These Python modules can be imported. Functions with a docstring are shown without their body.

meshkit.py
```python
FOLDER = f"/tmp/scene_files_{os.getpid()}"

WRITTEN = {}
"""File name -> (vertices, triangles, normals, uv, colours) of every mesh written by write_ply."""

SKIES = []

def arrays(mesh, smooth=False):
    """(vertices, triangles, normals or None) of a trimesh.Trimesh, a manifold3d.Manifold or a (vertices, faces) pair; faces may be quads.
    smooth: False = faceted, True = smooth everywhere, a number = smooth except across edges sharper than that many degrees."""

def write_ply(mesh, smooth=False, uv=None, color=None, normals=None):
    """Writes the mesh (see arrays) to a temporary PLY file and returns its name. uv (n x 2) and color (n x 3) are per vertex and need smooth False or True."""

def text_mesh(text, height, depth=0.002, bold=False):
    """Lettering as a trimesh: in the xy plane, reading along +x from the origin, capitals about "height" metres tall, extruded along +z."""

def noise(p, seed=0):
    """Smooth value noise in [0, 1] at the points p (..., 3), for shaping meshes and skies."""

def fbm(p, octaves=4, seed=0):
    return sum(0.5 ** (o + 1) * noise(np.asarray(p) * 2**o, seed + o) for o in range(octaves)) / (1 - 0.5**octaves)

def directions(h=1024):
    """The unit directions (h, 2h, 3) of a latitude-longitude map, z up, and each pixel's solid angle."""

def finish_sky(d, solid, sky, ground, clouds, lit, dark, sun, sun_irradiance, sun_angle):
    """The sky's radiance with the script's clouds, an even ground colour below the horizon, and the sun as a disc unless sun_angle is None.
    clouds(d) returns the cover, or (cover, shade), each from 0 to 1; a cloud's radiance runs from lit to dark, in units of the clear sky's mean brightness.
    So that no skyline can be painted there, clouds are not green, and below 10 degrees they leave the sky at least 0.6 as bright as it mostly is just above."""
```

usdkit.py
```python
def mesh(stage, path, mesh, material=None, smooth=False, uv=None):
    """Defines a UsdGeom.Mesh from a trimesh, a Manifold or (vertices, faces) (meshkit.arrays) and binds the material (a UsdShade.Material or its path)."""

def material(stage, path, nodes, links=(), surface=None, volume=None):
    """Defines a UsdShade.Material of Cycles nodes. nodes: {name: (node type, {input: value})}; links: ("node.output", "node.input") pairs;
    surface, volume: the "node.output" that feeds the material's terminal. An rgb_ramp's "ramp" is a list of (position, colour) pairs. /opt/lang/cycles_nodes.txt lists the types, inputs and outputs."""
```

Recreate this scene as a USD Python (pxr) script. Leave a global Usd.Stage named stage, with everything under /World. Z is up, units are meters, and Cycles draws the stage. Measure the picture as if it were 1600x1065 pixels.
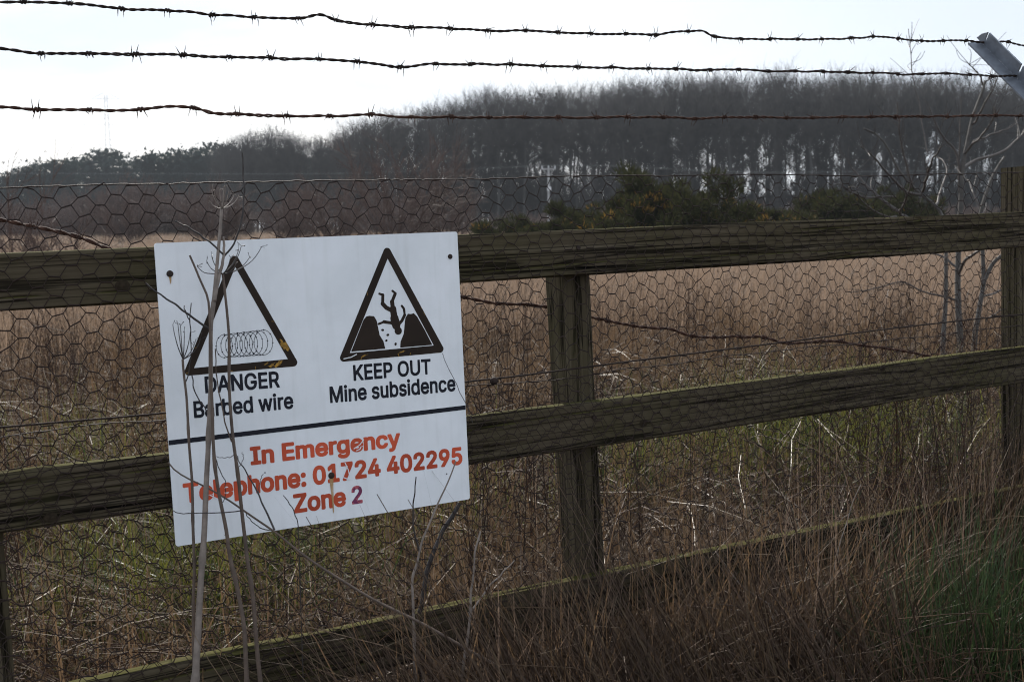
import math, numpy as np, trimesh, meshkit, usdkit
from shapely.geometry import Polygon, LineString, Point, box as sbox
from shapely import affinity, union_all
from pxr import Usd, UsdGeom, UsdLux, UsdShade, Gf, Sdf, Vt

stage = Usd.Stage.CreateInMemory()
UsdGeom.SetStageUpAxis(stage, 'Z'); UsdGeom.SetStageMetersPerUnit(stage, 1.0)
UsdGeom.Xform.Define(stage, '/World'); UsdGeom.Scope.Define(stage, '/World/Looks')

# ------------------------------------------------------------------ camera
F, CX, CY = 1734.0, 800.0, 532.5            # focal length and centre in units of 1/1600 of the picture width
CAM = np.array([0.0, 0.0, 1.3])
FWD = np.array([0.0, 0.99450702, -0.10466986]); RI = np.array([0.99994517, -0.00109608, -0.01041426]); UP = np.array([0.01047178, 0.10466412, 0.99445249])
cam = UsdGeom.Camera.Define(stage, '/World/camera')
cam.CreateHorizontalApertureAttr(36.0); cam.CreateVerticalApertureAttr(36.0 * 681 / 1024); cam.CreateFocalLengthAttr(36.0 * F / 1600)
cam.CreateClippingRangeAttr(Gf.Vec2f(0.05, 20000)); cam.CreateFStopAttr(9.0); cam.CreateFocusDistanceAttr(2.45)
cam.AddTransformOp().Set(Gf.Matrix4d(*RI, 0, *UP, 0, *(-FWD), 0, *CAM, 1))
cam.CreateExposureAttr(0.5)

# ------------------------------------------------------------------ sky and sun
SUN_EL, SUN_AZ = math.radians(31), math.radians(-14)
sd = np.array([math.cos(SUN_EL) * math.sin(SUN_AZ), math.cos(SUN_EL) * math.cos(SUN_AZ), math.sin(SUN_EL)])
sky = UsdLux.DomeLight.Define(stage, '/World/sky'); sky.CreateIntensityAttr(1.0)
skym = usdkit.material(stage, '/World/Looks/sky_look', {
    's': ('sky_texture', {'sky_type': 'single_scattering', 'sun_disc': False, 'sun_elevation': SUN_EL, 'sun_rotation': SUN_AZ, 'aerosol_density': 2.2, 'air_density': 1.0, 'altitude': 20.0}),
    'tc': ('texture_coordinate', {}),
    'mp': ('mapping', {'scale': (1.2, 1.2, 4.0)}),
    'n': ('noise_texture', {'scale': 1.6, 'detail': 6.0, 'roughness': 0.55, 'distortion': 0.4}),
    'r': ('rgb_ramp', {'ramp': [(0.3, (0.68,) * 3), (0.7, (0.97,) * 3)]}),
    'cl': ('mix_color', {'blend_type': 'mix', 'fac': 0.0, 'a': (5.6, 6.2, 7.1), 'b': (1.0, 1.0, 1.0), 'use_clamp': False}),
    'm': ('mix_color', {'blend_type': 'mix', 'use_clamp': True}),
    'b': ('background_shader', {'strength': 0.1})},
    [('tc.generated', 'mp.vector'), ('mp.vector', 'n.vector'), ('n.fac', 'r.fac'), ('r.color', 'm.fac'), 
     ('s.color', 'm.a'), ('cl.result', 'm.b'), ('m.result', 'b.color')], surface='b.background')
UsdShade.MaterialBindingAPI.Apply(sky.GetPrim()).Bind(skym)
sky.GetPrim().SetCustomDataByKey('kind', 'structure')
sun = UsdLux.DistantLight.Define(stage, '/World/sun'); sun.CreateNormalizeAttr(True); sun.CreateIntensityAttr(1.2); sun.CreateAngleAttr(0.6); sun.CreateColorAttr(Gf.Vec3f(1.0, 0.95, 0.87))
zx = sd; xx = np.cross([0, 0, 1.0], zx); xx /= np.linalg.norm(xx); yx = np.cross(zx, xx)
sun.AddTransformOp().Set(Gf.Matrix4d(*xx, 0, *yx, 0, *zx, 0, 0, 0, 50, 1))

# ------------------------------------------------------------------ helpers
rng = np.random.default_rng(7)
# the fence's own frame: A along it (away to the right), D down it, N out of it towards the viewer, T0 the sign's upper left corner
A = np.array([0.88432343, 0.46634614, 0.02221143]); D = np.array([0.03309645, -0.01516311, -0.99933713]); N = np.array([0.46570022, -0.88447236, 0.02884349])
T0 = np.array([-0.64833261, 2.02155365, 1.27211992])

def ray(px, py): return (px - CX) / F * RI - (py - CY) / F * UP + FWD
def P(px, py, off=0.0):                      # a spot of the fence's plane, moved out by off
    P0 = T0 + N * off; r = ray(px, py)
    return CAM + r * (((P0 - CAM) @ N) / (r @ N))
def PY(px, py, y):                           # a spot at the distance y
    r = ray(px, py); return CAM + r * (y / r[1])
def UV(px, py):
    q = P(px, py) - T0; return np.array([q @ A, q @ D])
def local(p):                                # world to the fence frame (along, up, out)
    q = np.atleast_2d(p) - T0; return np.stack([q @ A, -(q @ D), q @ N], -1)

used = {}
def numbered(path):
    if path not in used:
        used[path] = 0; return path
    used[path] += 1
    return f'{path}_{used[path]:03d}'
def meta(prim, label=None, cat=None, group=None, kind=None):
    for k, v in (('label', label), ('category', cat), ('group', group), ('kind', kind)):
        if v: prim.SetCustomDataByKey(k, v)
    return prim
def thing(name, label, cat, base=(0, 0, 0), frame=None, group=None, kind=None, scale=None, rz=None):
    x = UsdGeom.Xform.Define(stage, numbered('/World/' + name))
    if frame is not None:
        a, b, c = frame; x.AddTransformOp().Set(Gf.Matrix4d(*a, 0, *b, 0, *c, 0, *base, 1))
    else:
        x.AddTranslateOp().Set(Gf.Vec3d(*map(float, base)))
        if rz is not None: x.AddRotateZOp().Set(float(rz))
        if scale is not None: x.AddScaleOp().Set(Gf.Vec3f(*map(float, np.broadcast_to(scale, 3))))
    return meta(x.GetPrim(), label, cat, group, kind)
def part(name, mesh, mat, parent=None, smooth=False, label=None, kind=None):
    path = numbered((str(parent.GetPath()) if parent is not None else '/World') + '/' + name)
    return meta(usdkit.mesh(stage, path, mesh, M[mat] if isinstance(mat, str) else mat, smooth).GetPrim(), label, None, None, kind)
def copy_of(root, label, base, rz=0.0, scale=1.0, group=None):
    was = root.GetCustomData()
    x = thing(root.GetName().rsplit('_', 1)[0] if root.GetName()[-3:].isdigit() else root.GetName(), label or was['label'], was['category'], base, None, group or was.get('group'), None, scale, rz)
    x.GetReferences().AddInternalReference(root.GetPath()); x.SetInstanceable(True)
    return x

def join(ms):
    vs, fs, k = [], [], 0
    for v, f in ms:
        vs.append(v); fs.append(f + k); k += len(v)
    return np.vstack(vs), np.vstack(fs)
def tube(pts, rad, sides=6, cap=True):
    p = np.asarray(pts, float); n = len(p)
    t = np.gradient(p, axis=0); t /= np.linalg.norm(t, axis=1, keepdims=True) + 1e-12
    ref = np.array([0.31, 0.77, 0.55]) if abs(t.mean(0) @ [0.31, 0.77, 0.55]) < 0.85 else np.array([0.9, -0.3, 0.2])
    a = np.cross(t, ref); a /= np.linalg.norm(a, axis=1, keepdims=True) + 1e-12
    b = np.cross(t, a); w = np.arange(sides) * 2 * np.pi / sides
    r = np.broadcast_to(rad, (n,))
    v = (p[:, None] + r[:, None, None] * (np.cos(w)[None, :, None] * a[:, None] + np.sin(w)[None, :, None] * b[:, None])).reshape(-1, 3)
    i, j = np.meshgrid(np.arange(n - 1), np.arange(sides), indexing='ij'); j2 = (j + 1) % sides
    q = np.stack([i * sides + j, i * sides + j2, (i + 1) * sides + j2, (i + 1) * sides + j], -1).reshape(-1, 4)
    f = [q[:, [0, 2, 1]], q[:, [0, 3, 2]]]
    if cap:
        k = np.arange(1, sides - 1); f.append(np.stack([0 * k, k, k + 1], 1)); e = (n - 1) * sides; f.append(np.stack([0 * k + e, k + 1 + e, k + e], 1))
    return v, np.vstack(f)
def bars(p0, p1, r0, r1=None, sides=3):      # many straight tapered sticks at once
    p0, p1 = np.asarray(p0, float), np.asarray(p1, float); n = len(p0)
    r1 = r0 if r1 is None else r1
    t = p1 - p0; t /= np.linalg.norm(t, axis=1, keepdims=True) + 1e-12
    a = np.cross(t, np.where(np.abs(t[:, 2:]) < 0.9, [0, 0, 1.0], [1.0, 0, 0])); a /= np.linalg.norm(a, axis=1, keepdims=True) + 1e-12
    b = np.cross(t, a); w = np.arange(sides) * 2 * np.pi / sides
    o = np.cos(w)[None, :, None] * a[:, None] + np.sin(w)[None, :, None] * b[:, None]
    v = np.concatenate([p0[:, None] + np.broadcast_to(r0, (n,))[:, None, None] * o, p1[:, None] + np.broadcast_to(r1, (n,))[:, None, None] * o], 1).reshape(-1, 3)
    j = np.arange(sides); j2 = (j + 1) % sides
    q = np.concatenate([np.stack([j, j2, sides + j2], 1), np.stack([j, sides + j2, sides + j], 1)])[None] + (np.arange(n) * 2 * sides)[:, None, None]
    return v, q.reshape(-1, 3)
def ribbons(base, h, az, lean, bend, w, K=4, droop=None):   # grass blades
    n = len(base); t = np.linspace(0, 1, K + 1)
    th = lean[:, None] + bend[:, None] * t[None] ** 1.5
    ds = h[:, None] / K
    hx = np.cumsum(np.sin(th) * ds, 1) - np.sin(th[:, :1]) * ds; hz = np.cumsum(np.cos(th) * ds, 1) - np.cos(th[:, :1]) * ds
    c = base[:, None] + np.stack([hx * np.cos(az)[:, None], hx * np.sin(az)[:, None], hz], -1)
    tw = az + np.pi / 2 + rng.uniform(-0.9, 0.9, n)
    wd = np.stack([np.cos(tw), np.sin(tw), np.zeros(n)], -1)[:, None] * (w[:, None] * (1 - 0.88 * t[None] ** 1.6) / 2)[..., None]
    v = np.stack([c - wd, c + wd], 2).reshape(-1, 3)
    k = np.arange(K); q = np.stack([2 * k, 2 * k + 1, 2 * k + 3, 2 * k + 2], 1)
    q = q[None] + (np.arange(n) * 2 * (K + 1))[:, None, None]; q = q.reshape(-1, 4)
    return v, np.vstack([q[:, [0, 1, 2]], q[:, [0, 2, 3]]])
def spline(pts, n=24):
    p = np.asarray(pts, float); s = np.concatenate([[0], np.cumsum(np.linalg.norm(np.diff(p, axis=0), axis=1))]); s /= s[-1]
    from scipy.interpolate import PchipInterpolator
    return PchipInterpolator(s, p)(np.linspace(0, 1, n))
def flat(shape, z0, depth):                  # a printed shape in (along, up) as a thin plate
    gs = [g for g in getattr(shape, 'geoms', [shape]) if g.geom_type == 'Polygon' and g.area > 1e-9]
    m = trimesh.util.concatenate([trimesh.creation.extrude_polygon(g, depth, engine='earcut') for g in gs])
    m.apply_translation([0, 0, z0]); return m

# ------------------------------------------------------------------ materials
M = {}
def mat(name, nodes, links, surface): M[name] = usdkit.material(stage, '/World/Looks/' + name, nodes, links, surface=surface)
def plain(name, col, rough=0.6, var=0.25, scale=30, bump=0.0, metallic=0.0, spec=0.4, coord='object'):
    c = np.array(col)
    n = {'tc': ('texture_coordinate', {}), 'n': ('noise_texture', {'scale': scale, 'detail': 5.0, 'roughness': 0.6}),
         'r': ('rgb_ramp', {'ramp': [(0.28, tuple(c * (1 - var))), (0.72, tuple(np.minimum(c * (1 + var), 0.9)))]}),
         'p': ('principled_bsdf', {'roughness': rough, 'metallic': metallic, 'specular_ior_level': spec})}
    l = [(f'tc.{coord}', 'n.vector'), ('n.fac', 'r.fac'), ('r.color', 'p.base_color')]
    if bump:
        n['b'] = ('bump', {'strength': 0.7, 'distance': bump}); l += [('n.fac', 'b.height'), ('b.normal', 'p.normal')]
    mat(name, n, l, 'p.BSDF')
def leafy(name, ramp, trans=0.35, rough=0.6, gloss=0.25):
    mat(name, {'g': ('geometry', {}), 'r': ('rgb_ramp', {'ramp': ramp}), 'p': ('principled_bsdf', {'roughness': rough, 'specular_ior_level': gloss}),
               't': ('translucent_bsdf', {}), 'm': ('mix_closure', {'fac': trans})},
        [('g.random_per_island', 'r.fac'), ('r.color', 'p.base_color'), ('r.color', 't.color'), ('p.BSDF', 'm.closure1'), ('t.BSDF', 'm.closure2')], 'm.closure')
leafy('dry_grass', [(0, (0.14, 0.09, 0.052)), (0.35, (0.26, 0.18, 0.11)), (0.75, (0.38, 0.285, 0.185)), (1, (0.52, 0.43, 0.30))], 0.4)
leafy('field_grass', [(0, (0.25, 0.18, 0.13)), (0.5, (0.40, 0.32, 0.228)), (1, (0.53, 0.45, 0.35))], 0.45)
leafy('brown_stem', [(0, (0.05, 0.03, 0.02)), (0.5, (0.16, 0.10, 0.066)), (1, (0.33, 0.235, 0.16))], 0.25)
leafy('red_stem', [(0, (0.08, 0.04, 0.025)), (0.6, (0.17, 0.088, 0.054)), (1, (0.28, 0.165, 0.10))], 0.25)
leafy('green_grass', [(0, (0.03, 0.055, 0.016)), (0.6, (0.065, 0.11, 0.03)), (1, (0.16, 0.19, 0.06))], 0.4, 0.45, 0.4)
leafy('pale_stem', [(0, (0.17, 0.12, 0.088)), (0.5, (0.37, 0.29, 0.22)), (1, (0.56, 0.48, 0.39))], 0.4)
leafy('lush_grass', [(0, (0.045, 0.07, 0.026)), (0.6, (0.095, 0.135, 0.05)), (1, (0.19, 0.22, 0.085))], 0.35, 0.5, 0.3)
leafy('yellow_green', [(0, (0.12, 0.12, 0.025)), (0.6, (0.24, 0.24, 0.045)), (1, (0.36, 0.31, 0.10))], 0.45, 0.5, 0.3)
leafy('gorse_leaf', [(0, (0.035, 0.036, 0.015)), (0.6, (0.19, 0.165, 0.058)), (1, (0.36, 0.29, 0.10))], 0.3, 0.85, 0.05)
leafy('gorse_flower', [(0, (0.22, 0.12, 0.022)), (1, (0.46, 0.26, 0.04))], 0.25)
leafy('pine_needle', [(0, (0.012, 0.022, 0.018)), (1, (0.035, 0.055, 0.04))], 0.2)
plain('wood_twig', (0.038, 0.032, 0.028), 0.8, 0.35, 1.2)
plain('wood_bark', (0.05, 0.046, 0.042), 0.85, 0.35, 3)
plain('scrub_twig', (0.085, 0.052, 0.04), 0.8, 0.35, 2)
plain('willow_twig', (0.085, 0.052, 0.04), 0.8, 0.35, 4)
plain('sapling_bark', (0.062, 0.055, 0.048), 0.7, 0.5, 14, 0.002)
plain('sapling_twig', (0.05, 0.04, 0.034), 0.6, 0.3, 9)
plain('stalk_grey', (0.19, 0.155, 0.13), 0.65, 0.35, 45, 0.0006)
plain('stalk_brown', (0.10, 0.072, 0.055), 0.65, 0.35, 45, 0.0006)
plain('twig_dark', (0.03, 0.024, 0.022), 0.55, 0.4, 60, 0.0004)
plain('straw_pale', (0.42, 0.34, 0.22), 0.6, 0.25, 30)
plain('knot_timber', (0.03, 0.022, 0.014), 0.9, 0.5, 160, 0.0008, 0.0, 0.1)
plain('steel_wire', (0.022, 0.014, 0.011), 0.75, 0.6, 60, 0.0003, 0.0, 0.15)
plain('rust_wire', (0.05, 0.024, 0.016), 0.75, 0.6, 50, 0.0003, 0.0, 0.15)
plain('net_wire', (0.022, 0.013, 0.010), 0.7, 0.5, 40, 0.0, 0.0, 0.2)
plain('galvanised', (0.20, 0.215, 0.24), 0.5, 0.3, 26, 0.0004, 0.75, 0.5)
plain('rusty_screw', (0.022, 0.012, 0.008), 0.8, 0.5, 300, 0.0005)
plain('pole_wood', (0.32, 0.31, 0.30), 0.8, 0.2, 3)
plain('pole_wire', (0.22, 0.23, 0.23), 0.4, 0.1, 3)
plain('insulator', (0.55, 0.55, 0.55), 0.3, 0.1, 3)
plain('pylon_steel', (0.3, 0.31, 0.33), 0.6, 0.1, 1)
# weathered timber: grain runs along the local x; green algae where a face looks up
def timber(name, axis_scale, algae):
    mat(name, {'tc': ('texture_coordinate', {}), 'mp': ('mapping', {'scale': axis_scale}), 'g': ('geometry', {}),
        'n': ('noise_texture', {'scale': 1.0, 'detail': 7.0, 'roughness': 0.65, 'distortion': 0.6}),
        'n2': ('noise_texture', {'scale': 5.0, 'detail': 5.0, 'roughness': 0.6}),
        'r': ('rgb_ramp', {'ramp': [(0.30, (0.006, 0.005, 0.004)), (0.38, (0.012, 0.009, 0.007)), (0.43, (0.066, 0.052, 0.034)), (0.58, (0.088, 0.070, 0.047)), (0.75, (0.14, 0.117, 0.083))]}),
        'mpc': ('mapping', {'scale': tuple(q * 0.62 for q in axis_scale)}), 'nc': ('noise_texture', {'scale': 1.0, 'detail': 4.0, 'roughness': 0.5, 'distortion': 0.5}),
        'rc': ('rgb_ramp', {'ramp': [(0.462, (1, 1, 1)), (0.490, (0.2,) * 3), (0.508, (0.2,) * 3), (0.536, (1, 1, 1))]}), 'mc': ('mix_color', {'blend_type': 'multiply', 'fac': 1.0}),
        'r2': ('rgb_ramp', {'ramp': [(0.42, (0, 0, 0)), (0.68, (0.45,) * 3)]}),
        'mx': ('mix_color', {'b': (0.052, 0.048, 0.018)}),
        'sx': ('separate_xyz', {}), 'mr': ('map_range', {'from_min': 0.7, 'from_max': 0.97, 'to_min': 0.0, 'to_max': 0.85, 'clamp': True}),
        'n3': ('noise_texture', {'scale': 14.0, 'detail': 4.0}), 'r3': ('rgb_ramp', {'ramp': [(0.3, (0.4,) * 3), (0.55, (1.0,) * 3)]}),
        'ml': ('math', {'math_type': 'multiply'}),
        'my': ('mix_color', {'b': algae}),
        'b': ('bump', {'strength': 0.9, 'distance': 0.0025}), 'p': ('principled_bsdf', {'roughness': 0.95, 'specular_ior_level': 0.04})},
        [('tc.object', 'mp.vector'), ('mp.vector', 'n.vector'), ('n.fac', 'r.fac'), ('tc.object', 'n2.vector'), ('n2.fac', 'r2.fac'), ('mx.result', 'mc.a'), ('rc.color', 'mc.b'), ('tc.object', 'mpc.vector'), ('mpc.vector', 'nc.vector'), ('nc.fac', 'rc.fac'), ('r.color', 'mx.a'), ('r2.color', 'mx.fac'),
         ('g.true_normal', 'sx.vector'), ('sx.z', 'mr.value'), ('tc.object', 'n3.vector'), ('n3.fac', 'r3.fac'), ('mr.result', 'ml.value1'), ('r3.color', 'ml.value2'), ('ml.value', 'my.fac'),
         ('mc.result', 'my.a'), ('my.result', 'p.base_color'), ('n.fac', 'b.height'), ('b.normal', 'p.normal')], 'p.BSDF')
timber('rail_timber', (1.5, 80, 80), (0.075, 0.071, 0.02))
timber('post_timber', (80, 2.2, 80), (0.07, 0.066, 0.02))
mat('sign_white', {'tc': ('texture_coordinate', {}), 'n': ('noise_texture', {'scale': 5.0, 'detail': 6.0, 'roughness': 0.65}), 'r': ('rgb_ramp', {'ramp': [(0.3, (0.67, 0.69, 0.70)), (0.7, (0.80, 0.81, 0.825))]}),
    'mp': ('mapping', {'scale': (60, 4, 1)}), 'n2': ('noise_texture', {'scale': 1.0, 'detail': 4.0}), 'r2': ('rgb_ramp', {'ramp': [(0.25, (0.93, 0.93, 0.92)), (0.5, (1, 1, 1))]}), 'mm': ('mix_color', {'blend_type': 'multiply', 'fac': 1.0}),
    'p': ('principled_bsdf', {'roughness': 0.38, 'specular_ior_level': 0.45})},
    [('tc.object', 'n.vector'), ('n.fac', 'r.fac'), ('tc.object', 'mp.vector'), ('mp.vector', 'n2.vector'), ('n2.fac', 'r2.fac'), ('r.color', 'mm.a'), ('r2.color', 'mm.b'), ('mm.result', 'p.base_color')], 'p.BSDF')
def ink(name, col, fleck, lo, scale=55):
    mat(name, {'tc': ('texture_coordinate', {}), 'n': ('noise_texture', {'scale': scale, 'detail': 6.0, 'roughness': 0.7, 'distortion': 1.2}), 'n1': ('noise_texture', {'scale': 9.0, 'detail': 4.0}),
        'r1': ('rgb_ramp', {'ramp': [(0.3, tuple(np.array(col) * 0.75)), (0.7, tuple(np.array(col) * 1.35))]}),
        'r': ('rgb_ramp', {'ramp': [(lo, (0, 0, 0)), (lo + 0.03, (1, 1, 1))]}), 'm': ('mix_color', {'b': fleck}), 'p': ('principled_bsdf', {'roughness': 0.5, 'specular_ior_level': 0.15})},
        [('tc.object', 'n.vector'), ('tc.object', 'n1.vector'), ('n1.fac', 'r1.fac'), ('r1.color', 'm.a'), ('n.fac', 'r.fac'), ('r.color', 'm.fac'), ('m.result', 'p.base_color')], 'p.BSDF')
ink('ink_frame', (0.020, 0.013, 0.009), (0.10, 0.07, 0.03), 0.66)
ink('ink_black', (0.012, 0.013, 0.019), (0.3, 0.31, 0.32), 0.75)
ink('ink_red', (0.46, 0.075, 0.035), (0.72, 0.60, 0.58), 0.72)
ink('ink_purple', (0.16, 0.035, 0.085), (0.40, 0.10, 0.12), 0.52, 30)
plain('worn_yellow', (0.30, 0.16, 0.02), 0.5, 0.6, 120)
mat('rust_stain', {'tc': ('texture_coordinate', {}), 'n': ('noise_texture', {'scale': 90.0, 'detail': 4.0}), 'r': ('rgb_ramp', {'ramp': [(0.3, (0.35,) * 3), (0.7, (0.85,) * 3)]}), 'd': ('diffuse_bsdf', {'color': (0.30, 0.19, 0.09)}), 't': ('transparent_bsdf', {}), 'm': ('mix_closure', {})},
    [('tc.object', 'n.vector'), ('n.fac', 'r.fac'), ('r.color', 'm.fac'), ('t.BSDF', 'm.closure1'), ('d.BSDF', 'm.closure2')], 'm.closure')
mat('soil', {'g': ('geometry', {}), 'n': ('noise_texture', {'scale': 0.9, 'detail': 8.0, 'roughness': 0.65}), 'n2': ('noise_texture', {'scale': 35.0, 'detail': 6.0, 'roughness': 0.7}),
    'r': ('rgb_ramp', {'ramp': [(0.3, (0.075, 0.075, 0.03)), (0.45, (0.10, 0.075, 0.045)), (0.7, (0.17, 0.12, 0.075))]}), 'r2': ('rgb_ramp', {'ramp': [(0.25, (0.35,) * 3), (0.75, (1.0,) * 3)]}),
    'm': ('mix_color', {'blend_type': 'multiply', 'fac': 1.0}), 'b': ('bump', {'strength': 1.0, 'distance': 0.03}), 'p': ('principled_bsdf', {'roughness': 0.95, 'specular_ior_level': 0.1})},
    [('g.position', 'n.vector'), ('g.position', 'n2.vector'), ('n.fac', 'r.fac'), ('n2.fac', 'r2.fac'), ('r.color', 'm.a'), ('r2.color', 'm.b'), ('m.result', 'p.base_color'), ('n2.fac', 'b.height'), ('b.normal', 'p.normal')], 'p.BSDF')

# ------------------------------------------------------------------ ground, one sheet to the horizon
def gz(x, y):
    x, y = np.asarray(x, float), np.asarray(y, float)
    r = np.hypot(x, y)
    near = 0.05 * (meshkit.fbm(np.stack([x * 1.3, y * 1.3, 0 * x], -1), 3, 5) - 0.5)
    far = 0.5 * (meshkit.fbm(np.stack([x / 18, y / 18, 0 * x + 3], -1), 2, 9) - 0.5) * np.clip((r - 6) / 30, 0, 1) * np.clip((900 - r) / 500, 0, 1)
    return near + far + 0.02 + 0.02 * np.clip(x, -3, 3)
s = np.sinh(np.linspace(-8.2, 8.2, 221)) / math.sinh(8.2) * 4000
gx, gy = np.meshgrid(s, s + 3.0, indexing='ij')
gv = np.stack([gx, gy, gz(gx, gy)], -1).reshape(-1, 3)
i, j = np.meshgrid(np.arange(220), np.arange(220), indexing='ij'); q = (i * 221 + j).ravel()
part('ground', (gv, np.stack([q, q + 221, q + 222, q + 1], 1)), 'soil', smooth=True, kind='structure')

# ------------------------------------------------------------------ fence
FR = (A, -D, N)                              # local x along, y up, z out
def plank(L, H, T, seed, nl, nf, axis='x'):
    """A sawn, weathered length of timber: a rectangular section with split, wavering faces."""
    r = 0.004
    def side(p, q, n): return [np.array(p) + (np.array(q) - np.array(p)) * t for t in np.linspace(0, 1, n, endpoint=False)]
    sec = np.array(side((r, T), (H - r, T), nf) + side((H, T - r), (H, r), 8) + side((H - r, 0), (r, 0), 8) + side((0, r), (0, T - r), 8))   # (height, depth)
    nrm = sec - np.array([H / 2, T / 2]); big = np.maximum(np.abs(nrm[:, 0]) / (H / 2), np.abs(nrm[:, 1]) / (T / 2)); nrm = np.stack([np.where(np.abs(nrm[:, 0]) / (H / 2) >= big - 1e-6, np.sign(nrm[:, 0]), 0), np.where(np.abs(nrm[:, 1]) / (T / 2) >= big - 1e-6, np.sign(nrm[:, 1]), 0)], 1)
    nrm[nf - 0:nf + 8] = (1, 0); nrm[:nf] = (0, 1); nrm[nf + 8:nf + 16] = (0, -1); nrm[nf + 16:] = (-1, 0)
    x = np.linspace(0, L, nl); m = len(sec); peri = np.concatenate([[0], np.cumsum(np.linalg.norm(np.diff(sec, axis=0), axis=1))])
    X, S = np.meshgrid(x, peri, indexing='ij')
    wav = 0.012 * (meshkit.noise(np.stack([X * 2.5, 0 * X, 0 * X + seed], -1), seed) - 0.5)
    n1 = meshkit.fbm(np.stack([X * 2.0, (S + wav) * 70, 0 * X + seed * 3.1], -1), 3, seed)
    n2 = meshkit.fbm(np.stack([X * 0.9, (S + wav) * 33, 0 * X + seed * 1.7], -1), 2, seed + 20)
    crack = np.exp(-((n1 - 0.5) / 0.022) ** 2) * 0.0010 + np.exp(-((n2 - 0.52) / 0.018) ** 2) * 0.006 * np.clip((meshkit.noise(np.stack([X * 1.4, S * 9, 0 * X], -1), seed + 50) - 0.35) * 4, 0, 1)
    disp = -crack + 0.0008 * (n1 - 0.5) + 0.004 * (meshkit.noise(np.stack([X * 3, S * 12, 0 * X + 7], -1), seed + 70) - 0.5)
    Y = sec[None, :, 0] + nrm[None, :, 0] * disp; Z = sec[None, :, 1] + nrm[None, :, 1] * disp
    bow = 0.006 * (meshkit.noise(np.stack([x * 0.9, 0 * x, 0 * x + 2], -1), seed + 90) - 0.5)
    v = np.stack([X, Y + bow[:, None], Z], -1).reshape(-1, 3)
    a, b = np.meshgrid(np.arange(nl - 1), np.arange(m), indexing='ij'); b2 = (b + 1) % m
    qd = np.stack([a * m + b, a * m + b2, (a + 1) * m + b2, (a + 1) * m + b], -1).reshape(-1, 4)
    f = [qd[:, [0, 1, 2]], qd[:, [0, 2, 3]]]
    for k, e in ((0, 1), (nl - 1, 0)):
        c = len(v); v = np.vstack([v, v[k * m:(k + 1) * m].mean(0)]); jj = np.arange(m); g = np.stack([np.full(m, c), k * m + jj, k * m + (jj + 1) % m], 1); f.append(g[:, ::-1] if e else g)
    return v, np.vstack(f)
fence = thing('post_and_rail_fence', 'dark weathered timber post and rail fence running away to the right', 'fence', T0, FR)
for k, (top, hgt) in enumerate(((0.004, 0.102), (0.389, 0.105), (0.790, 0.105))):
    v, f = plank(4.1, hgt, 0.038, 3 + k, 420, 44)
    part('rail', (v + np.array([-0.95, -top - hgt, -0.050]), f[:, ::-1] if False else f), 'rail_timber', fence, 35)
for k, (u, top, lean, w, dp) in enumerate(((0.881, 0.02, 0.018, 0.076, 0.075), (-0.362, 0.02, 0.004, 0.076, 0.075), (2.428, -0.125, 0.0, 0.1, 0.085))):
    v, f = plank(1.55 - top, w, dp, 11 + k, 160, 30)
    # stand it up: its length runs down, its height runs along the fence
    p = np.stack([v[:, 1], -v[:, 0], v[:, 2] - dp], -1) * 1.0
    p = np.stack([u + p[:, 0] + lean * -p[:, 1], -top + p[:, 1], -0.053 + p[:, 2]], -1)
    part('post', (p, f), 'post_timber', fence, 35)
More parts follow.
